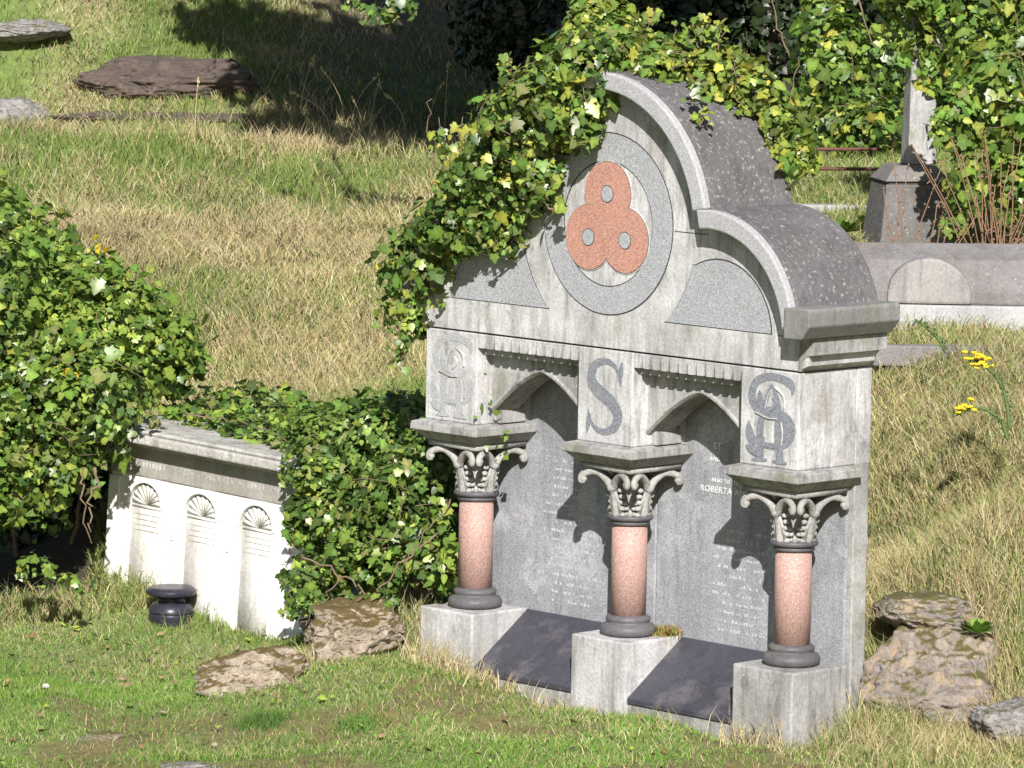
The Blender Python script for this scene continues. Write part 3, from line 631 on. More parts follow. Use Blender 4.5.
for k, nx in enumerate((.275, .665, 1.055)):
    zt = .60
    fr = MB().arc(nx, zt, .112, .134, -5, 185, -.034, .004, 24)
    fr.box(nx-.134, nx-.112, -.030, .004, -.05, zt-.012); fr.box(nx+.112, nx+.134, -.030, .004, -.05, zt-.012)
    f0 = fr.build('niche_frame', WHITE, ct, .003)
    sh = MB()
    for j in range(9):
        a = math.radians(8+164*j/8); r = .102
        sh.tube([(nx+.012*math.cos(a), -.002, zt-.005), (nx+r*.6*math.cos(a), -.006, zt+r*.6*math.sin(a)), (nx+r*math.cos(a), -.002, zt+r*math.sin(a))], [.003, .010, .0165], 6)
    sh.box(nx-.111, nx+.111, -.003, .002, -.1, zt-.026); sh.box(nx-.111, nx+.111, -.006, .002, zt-.025, zt-.012)
    sh.build('shell', NICH, f0, 0, True)
    ln = MB()
    for j in range(4): ln.box(nx-.09, nx+.09, -.0045, -.0025, zt-.06-.028*j, zt-.056-.028*j)
    ln.build('worn_lettering', WHITED, f0)
    if k < 3: MB().box(nx+.168, nx+.222, -.014, .001, -.05, .67).box(nx+.182, nx+.208, -.020, -.0145, .44, .53).build('pilaster', WHITE, ct, .006)
MB().box(-.004, .075, -.016, .001, -.06, .72).build('pilaster', WHITE, ct, .006)

# black turned stump
p = hit(171, 621)
st = empty('turned_stump', (p[0], p[1], gz(p[0], p[1])), 0, 'small black polished turned stone stump in grass before the white tomb', 'stone stump')
MB().lathe([(.08, -.08), (.092, -.02), (.100, .01), (.104, .025), (.104, .027), (.097, .030), (.097, .036), (.104, .039), (.104, .041), (.098, .060), (.085, .078), (.083, .079), (.060, .082)], 0, 0, 40).build('drum', BLACK, st, 0, True)
MB().lathe([(.062, .078), (.058, .092), (.066, .108)], 0, 0, 40).build('neck', BLACK, st, 0, True)
MB().lathe([(.064, .104), (.070, .105), (.112, .122), (.114, .124), (.116, .138), (.1155, .140), (.098, .153), (.096, .154), (.05, .156), (.02, .154)], 0, 0, 40).build('cap', BLACK, st, 0, True)

st.scale = (1.13, 1.13, 1.1)
# ------------------------------------------------------------------ rocks
def rock(name, c, r, mat, label, seed, rz=0, sub=6, amp=.28, flatten=0, group=None, cat='rock'):
    bm = bmesh.new(); bmesh.ops.create_icosphere(bm, subdivisions=sub, radius=1); R_ = random.Random(seed)
    planes = [(Vector((R_.gauss(0, 1), R_.gauss(0, 1), R_.gauss(0, 1))).normalized(), R_.uniform(.78, 1.02)) for _ in range(22)]+[(Vector(a_), .95) for a_ in ((1,0,0),(-1,0,0),(0,1,0),(0,-1,0),(0,0,1),(0,0,-1))]
    for v in bm.verts:
        d = v.co.normalized(); q = d*1.3+Vector((seed*3.7, seed*1.3, seed))
        k = 1/max((d.dot(pn)/ph) for pn, ph in planes)             # broken faces
        k = k*(1+amp*.35*noise.noise(q*1.5)+amp*.30*noise.noise(q*3.7)+amp*.11*noise.noise(q*9)+amp*.06*noise.noise(q*21)+.008*noise.noise(q*45))
        cr = noise.noise(q*2.1+Vector((9, 2, 4))); k *= 1-.10*max(0, 1-abs(cr)*22)      # cracks
        w_ = d*k; v.co = Vector((w_.x*r[0], w_.y*r[1], w_.z*r[2]))
    me = bpy.data.meshes.new(name); bm.to_mesh(me); bm.free(); me.materials.append(mat); me.shade_smooth()
    o = bpy.data.objects.new(name, me); scene.collection.objects.link(o); o.location = c; o.rotation_euler = (0, 0, rz)
    return tag(o, label, cat, group)
yaw = math.atan2(rt2[1], rt2[0])
def rk(u, v, zb, r, mat, label, seed, amp=.28, name='rock', up=.0, dd=0, tilt=0):
    p = (hit(u, v) if zb is None else onz(u, v, zb))+M[2]*dd; o = rock(name, (p[0], p[1], p[2]+up), r, mat, label, seed, yaw, amp=amp); o.rotation_euler = (0, tilt, yaw); return o
rk(252, 690, .03, (.27, .2, .15), ROCKM, 'low brown mossy rock in the lawn before the ivy mound', 3, up=.06, tilt=-.2)
rk(360, 636, .20, (.23, .2, .16), ROCKM, 'larger pinkish rock under the ivy beside the left pedestal', 5, up=.04, dd=-.1)
rk(330, 640, .12, (.16, .14, .10), ROCKP, 'small rock half under ivy between the mossy rock and pedestal', 8, up=.03)
rk(942, 686, .27, (.36, .30, .30), ROCKP, 'big pinkish boulder at lower right beside the monument', 11, amp=.30, dd=.0)
rk(932, 612, .60, (.27, .24, .11), ROCKP, 'flat slab of rock lying on top of the big boulder', 14, up=-.01, amp=.26, dd=.05, tilt=.08)
rk(1012, 722, .16, (.20, .16, .12), ROCKG, 'grey and tan rock at the right edge beside the big boulder', 17, dd=-.1)
rk(848, 748, .0, (.10, .09, .05), ROCKG, 'small grey stone in straw at the foot of the right pedestal', 20, up=.0)
rk(886, 735, .05, (.09, .08, .10), ROCKG, 'narrow pale stone wedged under the left of the big boulder', 21, dd=-.15)
rk(103, 737, -.01, (.10, .06, .022), ROCKP, 'small flat pinkish stone set in the lawn', 23)
rk(190, 768, -.02, (.14, .10, .03), ROCKG, 'flat grey stone cut by the bottom edge of the lawn', 25)
for i, (u, v, zb) in enumerate([(1012, 752, .06)]):
    rk(u, v, zb, (.045, .03, .02), ROCKP, 'tiny pale stone in the bottom right corner', 30+i)
rk(20, 112, None, (.30, .3, .16), ROCKG, 'grey rock ledge at left edge below the dark earth bank', 33, up=-.05)
rk(25, 24, None, (.34, .3, .09), ROCKG, 'pale flat rock at the top left corner', 35, up=-.05)
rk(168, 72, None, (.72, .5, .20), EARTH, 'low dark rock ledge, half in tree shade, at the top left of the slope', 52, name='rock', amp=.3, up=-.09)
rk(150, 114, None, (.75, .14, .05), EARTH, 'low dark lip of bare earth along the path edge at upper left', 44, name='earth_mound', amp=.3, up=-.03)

# ------------------------------------------------------------------ background right: kerbs, coffin tomb, obelisk, railing
def oriented(name, u, v, zb, rzd, label, cat):
    p = onz(u, v, zb); return empty(name, p, yaw+math.radians(rzd), label, cat), p
tb, p = oriented('coffin_tomb', 1012, 331, 1.47, -2, 'long low grey coffin-shaped tomb with lichen behind the monument', 'tomb')
MB().box(-1.1, 1.3, -.0, .8, -.15, .13).build('tomb_plinth', PLINTH, tb, .01)
sec = [(.03, .1305), (.03, .20), (.14, .37), (.38, .45), (.62, .37), (.75, .20), (.75, .1305)]
v = []; f = []
for k, (x, s) in enumerate([(-1.05, .94), (1.28, 1.0)]):
    for yy, zz in sec: v.append((x, .39+(yy-.39)*s, .13+(zz-.13)*s))
nn = len(sec)
for j in range(nn): f.append([j, (j+1) % nn, nn+(j+1) % nn, nn+j])
f += [list(range(nn))[::-1], list(range(nn, 2*nn))]
MB().add(v, f).build('coffin_lid', TOMB, tb, .012)
mb = MB()                                                     # projecting gablet on the long side
mb.prism([(-.67, .134), (-.22, .134), (-.222, .20), (-.24, .26), (-.28, .31), (-.33, .35), (-.39, .375), (-.45, .382), (-.51, .375), (-.57, .35), (-.62, .31), (-.655, .26), (-.668, .20)], .008, .30); mb.build('gablet', stone('gablet_stone', (.32, .30, .29), (.17, .16, .16), (.28, .25, .2), .4, .9), tb, .015)
kb, p = oriented('kerb_stone', 960, 356, 1.40, 0, 'low grey grave kerb in the grass in front of the coffin tomb', 'kerb')
MB().box(-.7, 1.2, 0, .09, -.06, .05).build('kerb_block', TOMB, kb, .01)
kb, p = oriented('kerb_stone', 830, 217, 1.84, 0, 'low grey kerb behind the monument roof, left of the obelisk', 'kerb')
MB().box(-.6, .9, 0, .12, -.06, .07).build('kerb_block', PLINTH, kb, .01)
ob, p = oriented('obelisk', 908, 262, 1.66, 10, 'ivy wrapped obelisk with a tapering stone pedestal behind the coffin tomb', 'obelisk')
def frus(mb, w0, w1, z0, z1):
    return mb.add([(-w0,-w0,z0),(w0,-w0,z0),(w0,w0,z0),(-w0,w0,z0),(-w1,-w1,z1),(w1,-w1,z1),(w1,w1,z1),(-w1,w1,z1)], [(0,3,2,1),(4,5,6,7),(0,1,5,4),(1,2,6,5),(2,3,7,6),(3,0,4,7)])
frus(MB(), .25, .185, -.1, .46).build('pedestal', stone('dark_tomb_stone', (.17, .16, .155), (.09, .085, .08), (.2, .18, .14), .5, .6, lichen=.7, spots=(.6, .7), bmp=.7), ob, .01)
mb = MB(); frus(mb, .175, .17, .461, .475); frus(mb, .195, .12, .476, .565); mb.build('pedestal_cap', TOMB, ob, .008)
sh_ = frus(MB(), .085, .055, .566, 1.9).build('shaft', PALE2, ob, .006); sh_.location = (.055, .03, 0)
rl = empty('iron_railing', onz(790, 190, 1.93), yaw, 'two rusty iron rails running across behind the monument', 'railing')
q = rl.location
for h in (.13, .25):
    MB().tube([(-.5, 0, h), (0.05, 0, h+.003), (.76 if h < .2 else .56, 0, h+.008)], .011, 8).build('rail', RUST, rl, 0, True)
MB().tube([(.80, .0, -.1), (.80, 0, .30)], .018, 8).build('post', RUST, rl, 0, True)
MB().tube([(-.5, .0, -.1), (-.5, 0, .30)], .018, 8).build('post', RUST, rl, 0, True)

# ------------------------------------------------------------------ ivy and bushes
def plant(name, label, cat, base, stems, blobs, dens, size, pal, alt=None, altf=0, extra=None, jit=.5, thick=.35, group=None, leafname='foliage', part='stems'):
    r = empty(name, tuple(base), 0, label, cat, group)
    P, N, Tp, s, C = blob_leaves(blobs, dens, size, pal, jit, thick, alt=alt, altf=altf)
    if extra is not None:
        for e in extra:
            P = np.r_[P, e[0]]; N = np.r_[N, e[1]]; Tp = np.r_[Tp, e[2]]; s = np.r_[s, e[3]]; C = np.r_[C, e[4]]
    k = rng.uniform(size=len(P)) < .6
    V, F, c = leaves(P[k], N[k], Tp[k], s[k], C[k]); V2, F2, c2 = leaves(P[~k], N[~k], Tp[~k], s[~k]*.85, C[~k], LO)
    V = np.r_[V, V2]-np.array(base); F = np.r_[F, F2+len(c)]; c = np.r_[c, c2]
    raw(leafname, V, F, c, IVY, r)
    mb = MB()
    for pts, rad in stems:
        q = [p_-np.array(base) for p_ in strand(pts)]; mb.tube(q, list(np.linspace(rad, rad*.5, len(q))), 6)
    bw = [b_ for b_ in blobs if b_[1][0] > .12]
    for _ in range(3*len(bw) if stems and len(bw) < 30 else 0):
        b_ = bw[rng.integers(0, len(bw))]; c_, r_ = np.array(b_[0]), np.array(b_[1]); v0 = rng.normal(size=3)+np.array([.8, -.8, .2]); v0 /= np.linalg.norm(v0); q = []
        dv = rng.normal(0, .25, 3)
        for t in range(5): v0 = v0+dv+rng.normal(0, .08, 3); v0 /= np.linalg.norm(v0); q.append(c_+v0*r_*1.02-np.array(base))
        mb.tube(catmull(q, 3), .0022, 4)
    if stems: mb.build(part, STEM, r, 0, True)
    return r
def trail(pts, n, size, pal):
    q = np.array(catmull(pts, 10)); i = rng.integers(0, len(q), n); P = q[i]+rng.normal(0, .03, (n, 3))
    sun = np.array(sd); N = sun[None]*.7+rng.normal(0, .5, (n, 3)); return (P, N, np.array([0, 0, -1.])+rng.normal(0, .5, (n, 3)), size*rng.uniform(.5, 1.2, n), pick(pal, n))
A = lambda x, y, q: np.array([x, y, z(q)])
# ivy on the left half of the monument (real blobs hugging the left hoods and crown)
mblobs = [(A(-1.13,.10,.36), (.17,.34,.20)), (A(-.95,.08,.52), (.20,.34,.18)), (A(-.80,.05,.66), (.22,.30,.20)), (A(-.62,.00,.82), (.24,.28,.26)), (A(-.46,-.02,1.0), (.26,.28,.26)),
          (A(-.28,.0,1.16), (.26,.28,.22)), (A(-.10,.06,1.28), (.22,.26,.16)), (A(-.66,-.06,.60), (.16,.12,.22)), (A(-.42,-.08,.80), (.18,.12,.22)), (A(-.18,-.08,1.08), (.18,.10,.18)),
          (A(.08,.22,1.30), (.22,.26,.10), IVL), (A(.28,.34,1.25), (.22,.22,.11), IVY_Y), (A(.46,.42,1.20), (.16,.14,.14), IVY_Y), (A(.60,.48,1.06), (.12,.10,.14), IVY_Y), (A(.70,.50,.92), (.09,.08,.12), IVY_Y),
          (A(-.30,.25,1.36), (.22,.22,.18), IVL), (A(-.45,.3,1.50), (.10,.10,.20), IVY_Y), (A(-1.27,.05,.14), (.09,.2,.20)), (A(-1.30,.0,.30), (.10,.2,.16))]
ex = [trail([A(-1.22,-.12,.15), A(-1.28,-.10,-.02), A(-1.33,-.05,-.18)], 60, .05, IVL),
      trail([A(-.30,-.12,.78), A(-.22,-.13,.70), A(-.16,-.13,.62)], 14, .06, IVL), trail([A(-.05,-.12,1.12), A(-.02,-.14,1.04), A(-.02,-.14,.97)], 26, .085, IV+IVL),
      trail([A(-.7,-.12,.5), A(-.78,-.13,.42), A(-.86,-.13,.36)], 40, .06, IV), trail([A(-.48,.3,1.45), A(-.5,.3,1.58), A(-.52,.3,1.68)], 40, .05, IVY_Y), trail([A(-.95,.0,.60), A(-1.0,-.1,.82), A(-1.02,-.1,.92)], 40, .05, IVY_Y),
      trail([A(-1.2,-.1,.3), A(-1.42,-.05,.15), A(-1.5,0,.0)], 60, .045, IVL), trail([A(-.84,.06,-.12), A(-.85,.05,-.3), A(-.80,.06,-.42)], 9, .04, IVL), trail([A(-.79,.1,-.44), A(-.78,.1,-.62)], 10, .035, IVL),
      trail([A(.3,.35,1.40), A(.34,.35,1.5)], 22, .045, IVY_Y), trail([A(-.1,.2,1.42), A(-.02,.2,1.5)], 20, .05, IVY_Y)]
sts = [([A(-.75,-.1,.55), A(-.66,-.14,.75), A(-.55,-.14,.95), A(-.35,-.16,1.1)], .008), ([A(-.28,-.11,.62), A(-.36,-.12,.72), A(-.42,-.14,.9)], .006), ([A(-1.3,0,-.02), A(-1.22,-.12,.2), A(-1.0,-.12,.5)], .007),
       ([A(-1.33,-.05,-.2), A(-1.26,-.12,0), A(-1.2,-.12,.2)], .004), ([A(-.95,0,.6), A(-1.0,-.1,.85), A(-1.04,-.1,1.02)], .004), ([A(-1.0,0,.6), A(-1.12,-.1,.9), A(-1.10,-.1,1.12)], .004),
       ([A(-.86,-.03,.6), A(-.9,-.1,.9), A(-.88,-.1,1.02)], .004), ([A(-1.3,.5,-1.0), A(-1.36,.4,-.4), A(-1.3,.3,.1)], .02)]
for x0, q0, hh in [(-.50,1.52,.26),(-.46,1.50,.30),(-.40,1.45,.18),(-.56,1.42,.2),(-.28,1.40,.10),(-.12,1.36,.16),(.10,1.34,.14),(.24,1.34,.18),(.36,1.30,.16),(.48,1.24,.12),(.58,1.16,.10),(-.8,.95,.12),(-.98,.75,.2),(-1.05,.62,.16),(-1.25,.4,.12),(-.68,1.15,.14)]:
    yy = .32 if q0 > 1.2 else .0; lx = random.uniform(-.06, .06)
    ex.append(trail([A(x0, yy, q0-.1), A(x0+lx*.5, yy, q0+hh*.5), A(x0+lx, yy, q0+hh)], 26, .045, IVY_Y)); sts.append(([A(x0, yy, q0-.1), A(x0+lx*.5, yy, q0+hh*.5), A(x0+lx, yy, q0+hh)], .004))
mblobs += [(A(-.44,.3,1.46), (.11,.14,.16), IVY_Y), (A(.05,.34,1.34), (.25,.22,.10), IVY_Y), (A(.32,.42,1.28), (.2,.18,.10), IVY_Y), (A(-.2,.3,1.38), (.2,.2,.10), IVL)]
plant('ivy', 'dense green ivy smothering the left shoulder and crown of the big monument', 'ivy', (-1.3, .3, .3), sts, mblobs, 2200, .044, IV, IVL+IVY_Y, .42, ex, thick=.5, jit=.7)
# ivy mound between chest tomb and monument
def B(u, v, d, rx, ry, rz_, pal=None):
    c = at(u, v, d); return (c, (rx, ry, rz_)) if pal is None else (c, (rx, ry, rz_), pal)
b2 = [B(342,460,24.2,.22,.3,.19), B(385,440,24.0,.28,.3,.20), B(345,525,23.8,.23,.26,.24), B(395,510,23.5,.28,.28,.28), B(425,470,23.6,.16,.2,.2), B(430,560,23.35,.14,.14,.16), B(370,560,23.5,.26,.2,.16), B(318,585,23.8,.14,.16,.16), B(305,505,23.95,.06,.10,.14), B(322,482,23.75,.14,.16,.13), B(312,520,23.7,.10,.12,.14), B(385,410,24.4,.26,.2,.08), B(330,420,24.5,.2,.2,.07)]
pt = lambda u, v, d: at(u, v, d)
sts = [([pt(300,555,23.5), pt(340,575,23.3), pt(365,590,23.2), pt(350,610,23.2)], .006), ([pt(340,580,23.2), pt(320,605,23.3), pt(300,625,23.4)], .005), ([pt(440,530,23.1), pt(405,560,23.1), pt(380,590,23.1)], .006), ([pt(455,500,23.1), pt(420,540,23.1), pt(400,570,23.1)], .004)]
ex = [trail([pt(290,610,23.6), pt(320,600,23.4), pt(400,600,23.2)], 90, .045, IV+IVL), trail([pt(440,500,23.15), pt(450,545,23.1), pt(440,580,23.1)], 60, .055, IVL)]
plant('ivy', 'mound of dark green ivy between the white chest tomb and the monument', 'ivy', tuple(onz(370, 600, .3)), sts, b2, 1900, .043, IV, IVL, .38, ex, thick=.5, jit=.7)
b3 = []
for lx, ly, r_ in [(.1,.62,.2),(.4,.55,.26),(.75,.52,.28),(1.1,.5,.28),(1.4,.42,.26),(.1,1.0,.35),(.7,1.0,.4),(1.2,1.0,.4),(1.6,.6,.3)]:
    b3.append((np.array([lb[0]+lx, lb[1]+ly-.07, 1.0-.055*lx]), (r_, .20+.1*(ly > .8), .055+.05*(ly > .8))))
plant('ivy', 'low carpet of ivy creeping over the back of the chest tomb lid', 'ivy', tuple(onz(230, 425, .9)), [([pt(180,415,25.1), pt(230,420,24.9), pt(290,440,24.5)], .005)], b3, 1300, .042, IV, IVL, .5, jit=.8)
# big bush at left edge
b4 = [B(-60,330,25,.6,.6,.55), B(40,300,25.4,.45,.5,.32,IVL), B(95,330,25.2,.38,.45,.30,IVL), B(60,400,24.8,.45,.5,.32), B(140,345,25.3,.28,.35,.26,IVL), B(88,392,25.0,.20,.35,.20), B(0,250,25.8,.40,.4,.30,IVL), B(-20,210,26.2,.22,.3,.16,IVL), B(15,480,24.7,.26,.3,.22), B(52,462,24.7,.2,.25,.18), B(84,440,24.8,.12,.2,.16), B(160,370,25.4,.18,.3,.12), B(-60,490,24.7,.4,.4,.35), B(20,520,26.3,.6,.15,.35,[(.03,.05,.014)]), B(95,510,26.2,.3,.15,.35,[(.03,.05,.014)])]  # rear blobs: leaf colour near black, painting the shade of the hollow
sts = [([pt(95,470,24.4), pt(92,500,24.4), pt(88,530,24.4)], .008), ([pt(85,465,24.5), pt(82,500,24.4), pt(92,545,24.5)], .006), ([pt(60,575,25.7), pt(80,500,25.6), pt(70,430,25.5)], .014), ([pt(20,575,25.9), pt(10,500,25.8), pt(0,430,25.6)], .014)]
bu = plant('bush', 'big glossy green bush overhanging the left edge beside the chest tomb', 'bush', tuple(onz(10, 570, .15)), sts, b4, 1500, .048, IV+IVL[:2], IVL, .35, [trail([pt(92,246,24.9), pt(100,250,24.9)], 7, .05, [(.7,.5,.03)]), trail([pt(66,368,24.5), pt(72,378,24.5)], 8, .05, [(.65,.5,.03)])], thick=.5, jit=.75)
plant('bush', 'low weedy sprigs at the foot of the overhanging bush', 'bush', tuple(onz(30, 585, .13)), [], [B(35,568,24.6,.16,.1,.08,IVL), B(75,580,24.5,.1,.08,.05,IVL)], 500, .04, IVL)
# hedge of ivy behind, right
b5 = [B(835,70,31.5,.26,.3,.42), B(840,130,31.2,.35,.3,.24), B(795,135,31.5,.28,.3,.18), B(775,120,32,.14,.3,.10,IV), B(880,70,31.6,.2,.3,.3), B(870,125,30.9,.26,.25,.2), B(822,10,32.2,.15,.2,.3), B(748,135,32,.2,.3,.12,IV)]
plant('ivy', 'wall of light green ivy hanging behind the rusty rails', 'ivy', tuple(onz(830, 150, 2.0)), [([pt(790,130,31), pt(792,95,31), pt(800,60,31)], .006), ([pt(860,0,31), pt(875,50,31)], .006), ([pt(790,60,31), pt(775,20,31), pt(770,-20,31)], .006)], b5, 560, .058, IVL+IV[:3], IVY_Y, .2)
b6 = [B(975,30,27.3,.26,.2,.34), B(905,20,27.6,.16,.1,.24), B(930,50,27.5,.16,.1,.14), B(1000,90,27.0,.32,.25,.34), B(958,120,26.9,.13,.15,.2), B(965,180,26.9,.13,.14,.2), B(1015,180,27.2,.22,.2,.25), B(930,-20,27.5,.35,.3,.2), B(1040,60,27.6,.4,.4,.6), B(955,225,26.8,.09,.10,.10), B(938,130,26.85,.05,.06,.12), B(925,85,26.9,.08,.06,.08)]
plant('ivy', 'tall ivy mass swallowing the obelisk at the upper right', 'ivy', tuple(onz(980, 240, 1.75)), [([pt(985,240,27.9), pt(990,150,27.9), pt(985,40,27.9)], .007), ([pt(1015,240,28), pt(1005,150,28), pt(1020,60,28)], .006)], b6, 700, .058, IVL+IV[:2], IVY_Y, .22)
# dark evergreen bushes in deep shade
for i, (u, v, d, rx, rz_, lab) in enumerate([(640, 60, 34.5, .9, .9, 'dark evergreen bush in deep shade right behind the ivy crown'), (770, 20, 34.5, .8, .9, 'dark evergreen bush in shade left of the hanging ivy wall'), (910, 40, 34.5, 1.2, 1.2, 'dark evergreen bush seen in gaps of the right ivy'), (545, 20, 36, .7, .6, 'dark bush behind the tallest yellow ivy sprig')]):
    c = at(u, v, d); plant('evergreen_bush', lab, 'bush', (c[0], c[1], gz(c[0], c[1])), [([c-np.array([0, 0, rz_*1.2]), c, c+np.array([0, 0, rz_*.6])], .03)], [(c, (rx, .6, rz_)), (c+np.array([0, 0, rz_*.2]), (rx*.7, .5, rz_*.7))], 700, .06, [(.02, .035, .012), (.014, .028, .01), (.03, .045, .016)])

# overhead tree whose shade darkens the bank; its crown stands above the frame
tp = gxy(34.4, 1.85); tz = gz(*tp)
tree = empty('evergreen_tree', (tp[0], tp[1], tz), 0, 'dark evergreen tree whose low twigs dip into the top edge', 'tree')
cl = lambda d, l, h: np.array([*gxy(d, l), h])
mb = MB(); base = np.array([tp[0], tp[1], tz])
mb.tube([base-np.array([0, 0, .3])-base, np.array([0, 0, 1.5]), cl(34.2, 1.8, 5.5)-base, cl(33.6, 1.5, 8)-base], [.26, .2, .14, .05], 12)
tblobs = []
for d, l, h, r in [(31.3,-.6,6.0,1.3),(30.8,-.2,5.2,.9),(31.5,.6,6.8,1.5),(33,0,7.6,1.5),(31.6,-1.1,5.5,.9),(32.8,1.3,6.2,1.0),(31.2,.9,5.4,.9),(33.6,1.6,6.5,1.1),(34,-.6,6.6,1.2),(30.6,.3,5.1,.7),(31,-1.3,6.8,.9),(31.6,-1.5,5.0,.6),(31.0,1.0,5.6,.7),(30.2,-.8,4.75,.6),(30.3,-1.5,5.0,.5),(30.0,.9,5.3,.7),(30.2,.2,5.2,.7),(32.4,-1.9,5.6,.7)]:
    tblobs.append((cl(d, l, h), (r, r, r*.6))); mb.tube([cl(34.2, 1.8, 4.6+.4*(h-5))-base, cl((d+34.2)/2, (l+1.8)/2, h-.2)-base, cl(d, l, h)-base], [.07, .045, .02], 7)
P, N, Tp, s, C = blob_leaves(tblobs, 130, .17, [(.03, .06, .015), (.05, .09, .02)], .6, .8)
e = [trail([cl(30, -1.3, 3.75), cl(29.9, -1.0, 3.02), cl(29.8, -.75, 2.98)], 60, .07, IV), trail([cl(29.8, -.95, 3.25), cl(29.8, -.72, 3.03), cl(29.8, -.68, 2.99)], 40, .07, IV), trail([cl(29.8,-1.5,3.3), cl(29.8,-1.38,3.02)], 14, .07, IV)]
for q in e: P = np.r_[P, q[0]]; N = np.r_[N, q[1]]; Tp = np.r_[Tp, q[2]]; s = np.r_[s, q[3]]; C = np.r_[C, q[4]]
mb.tube([cl(30.5,-.6,5.0)-base, cl(30.1,-1.2,4.0)-base, cl(29.9,-1.0,3.04)-base], [.03, .015, .004], 6)
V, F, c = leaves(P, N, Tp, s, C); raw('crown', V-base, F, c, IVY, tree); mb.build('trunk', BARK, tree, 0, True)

# ------------------------------------------------------------------ small plants and litter
def twigs(name, label, cat, u, v, zb, n, h, sp, mat, buds=True):
    p = at(u, v, zb); p[2] = gz(p[0], p[1]); r = empty(name, tuple(p), yaw, label, cat); mb = MB()
    for i in range(n):
        a = rng.uniform(-1, 1)*sp; dy = rng.uniform(-.1, .1); hh = h*rng.uniform(.45, 1.05); x0 = rng.normal(0, .05)
        q = [(x0+a*t*hh*(1+.3*t), dy*t, hh*t*(1-.15*abs(a)*t)) for t in np.linspace(0, 1, 7)]
        mb.tube([np.array(k_)+rng.normal(0, .004, 3) for k_ in q], list(np.linspace(.0048, .0024, 7)), 5)
        if buds:
            for k_ in q[3:]:
                for _ in range(2): mb.ball(np.array(k_)+rng.normal(0, .010, 3), .006, 5)
    mb.build('twigs', mat, r, 0, True); return r
twigs('bare_shrub', 'bare reddish twigs fanning up in front of the obelisk pedestal', 'shrub', 925, 252, 26.2, 18, .62, 1.0, TWIG)
twigs('bare_shrub', 'thicket of brown stems at the right edge before the ivy mass', 'shrub', 1000, 252, 26.3, 28, .95, .4, TWIG)
twigs('bare_shrub', 'few tall budded stems rising left of the pale obelisk shaft', 'shrub', 900, 252, 26.4, 5, .85, .25, TWIG)
def ragwort(pts, label, cl_):
    P0 = [pt(*q) for q in pts]; r = empty('yellow_flower', tuple(P0[0]), 0, label, 'flower'); mb = MB()
    q = catmull(P0, 8); mb.tube([k-P0[0] for k in q], list(np.linspace(.010, .006, len(q))), 6)
    for _ in range(50):
        i = rng.integers(2, len(q)-1); a = q[i]-P0[0]; mb.tube([a, a+rng.normal(0, .018, 3)], [.004, .002], 4)
    mb.build('stem', GSTEM, r, 0, True); fl = MB(); end = q[-1]-P0[0]; d = (q[-1]-q[-7]); 
    for _ in range(cl_):
        c = end+rng.normal(0, .016, 3)-d*rng.uniform(0, 1.0)+np.array([0, 0, .012]); fl.ball(c, .010, 6, (1, 1, .6))
        for k in range(5):
            a = k*1.256+rng.uniform(0, 1); fl.ball(c+.010*np.array([math.cos(a), math.sin(a), .3]), .006, 5)
    fl.build('flower_head', YEL, r, 0, True); return r
ragwort([(1010,430,22.9),(1005,395,22.9),(992,372,22.9),(968,357,22.9)], 'upper arching stem with yellow flowers at right', 26)
ragwort([(1008,440,22.8),(1000,420,22.8),(980,408,22.8),(952,416,22.8)], 'lower arching stem with yellow flowers at right', 16)
ragwort([(945,350,22.5),(938,338,22.5),(925,326,22.5),(915,320,22.5)], 'green arching sprig beside the monument cornice at right', 0)
def rosette(u, v, zb, n, s, label, pal, name='leafy_weed', cat='weed'):
    p = onz(u, v, zb); LS = np.array([(0, 0), (.10, .2), (.17, .5), (.12, .8), (0, 1), (-.12, .8), (-.17, .5), (-.10, .2)])
    a = rng.uniform(0, 6.28, n); e = rng.uniform(.2, 1.0, n); Tp = np.c_[np.cos(a), np.sin(a), e]; N = np.c_[-np.cos(a)*e, -np.sin(a)*e, np.ones(n)]
    P = Tp*.35*s; V, F, c = leaves(P, N, Tp, np.full(n, s)*rng.uniform(.7, 1.1, n), pick(pal, n), LS); o = raw(name, V, F, c, IVY); o.location = p+np.array([0, 0, .03]); return tag(o, label, cat)
rosette(978, 640, .5, 34, .10, 'bright green leafy weed growing on the big boulder', [(.16, .30, .04), (.20, .34, .06)])
rosette(1012, 300, 1.6, 30, .09, 'leafy green sprig in front of the coffin tomb at right edge', IVL)
def clump(u, v, zb, n, hh, rad, pal, label):
    p = onz(u, v, zb); V, F, c = tuft(p[0], p[1], n, hh, rad, pal, (.1, .8), wd=.005); o = raw('grass_clump', V-p, F, c, GRASS); o.location = p
    return tag(o, label, 'grass clump', 'lush grass clumps in the lawn')
clump(262, 722, .02, 700, .075, .055, [(.10, .19, .04), (.13, .22, .05)], 'dark green grass clump below the mossy rock in the lawn')
clump(358, 735, .0, 500, .06, .05, [(.14, .25, .05), (.18, .30, .07)], 'bright green grass clump in the lawn right of the darker one')
for i, (u, v) in enumerate([(400, 650), (640, 705), (660, 690), (205, 640)]): pass
p = np.array([.13, .30, .374]); V, F, c = tuft(p[0], p[1], 420, .06, .032, [(.42, .26, .08), (.30, .20, .07), (.22, .30, .06), (.5, .38, .16)], (.2, .95), z=.374, wd=.005)
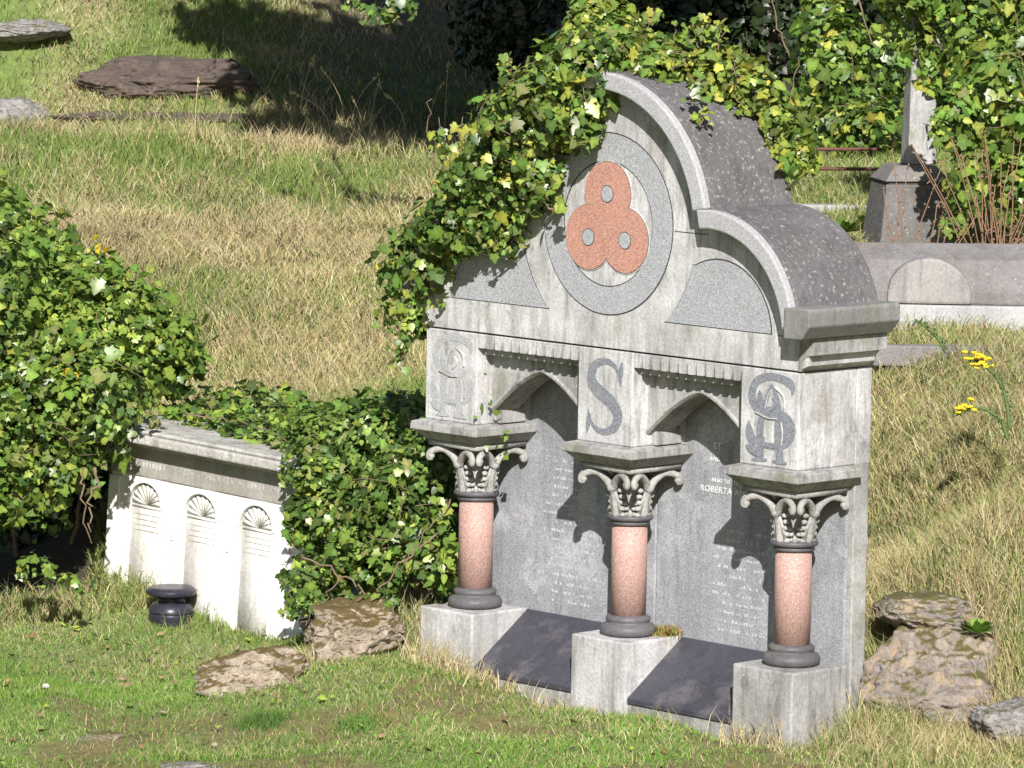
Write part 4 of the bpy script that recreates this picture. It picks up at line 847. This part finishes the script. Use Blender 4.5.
o = raw('moss_tuft', V-p, F, c, GRASS); o.location = p; tag(o, 'tuft of rusty moss and grass on the middle pedestal behind its column', 'moss')
rosette(870, 232, 1.8, 60, .11, 'leafy green weeds left of the obelisk pedestal', IVL)
rosette(845, 238, 1.8, 60, .11, 'leafy green weeds close behind the monument roof', IVL)
n = 900; x, y = scatter(20.2, 25, 250); x = x[:n*3]; y = y[:n*3]; k = mask_out(x, y)&(fbm(x, y, 2.2, 77) > .52); x = x[k]; y = y[k]; n = len(x)
V, F, c = leaves(np.c_[x, y, ground(x, y)+.028], np.c_[rng.normal(0, .35, n), rng.normal(0, .35, n)-.2, np.ones(n)], rng.normal(size=(n, 3)), rng.uniform(.012, .032, n), pick([(.18, .30, .05), (.26, .36, .06), (.12, .22, .04)], n), np.array([(0, 0), (.2, .2), (.28, .5), (.2, .8), (0, 1), (-.2, .8), (-.28, .5), (-.2, .2)]))
o = raw('lawn_weeds', V, F, c, IVY); tag(o, 'small broad leaved weeds spread through the front lawn', 'weeds', kind='stuff')
# scattered litter: fallen leaves, white fungi
n = 420; x, y = scatter(20.3, 24.8, 1000); ii = rng.integers(0, len(x), n); x = x[ii]; y = y[ii]; k = mask_out(x, y); x = x[k]; y = y[k]; n = len(x)
V, F, c = leaves(np.c_[x, y, ground(x, y)+.03], np.c_[rng.normal(0, .4, n), rng.normal(0, .4, n), np.ones(n)], rng.normal(size=(n, 3)), rng.uniform(.02, .045, n), pick([(.30, .20, .12), (.45, .36, .26), (.24, .13, .08), (.30, .34, .06), (.2, .28, .05)], n))
o = raw('fallen_leaves', V, F, c, DRY); tag(o, 'scattered fallen leaves and weeds lying in the front lawn', 'fallen leaves', kind='stuff')
for u, v, zb, lab in [(46, 690, 0, 'small white stone chip in the lawn at far left'), (797, 716, .03, 'white stone chip in straw before the right pedestal'), (355, 683, .04, 'pale stone chip in the lawn below the left pedestal')]:
    rk(u, v, zb, (.018, .016, .012), flat("chip", (.6, .57, .52)), lab, u, name='stone_chip', up=.02)
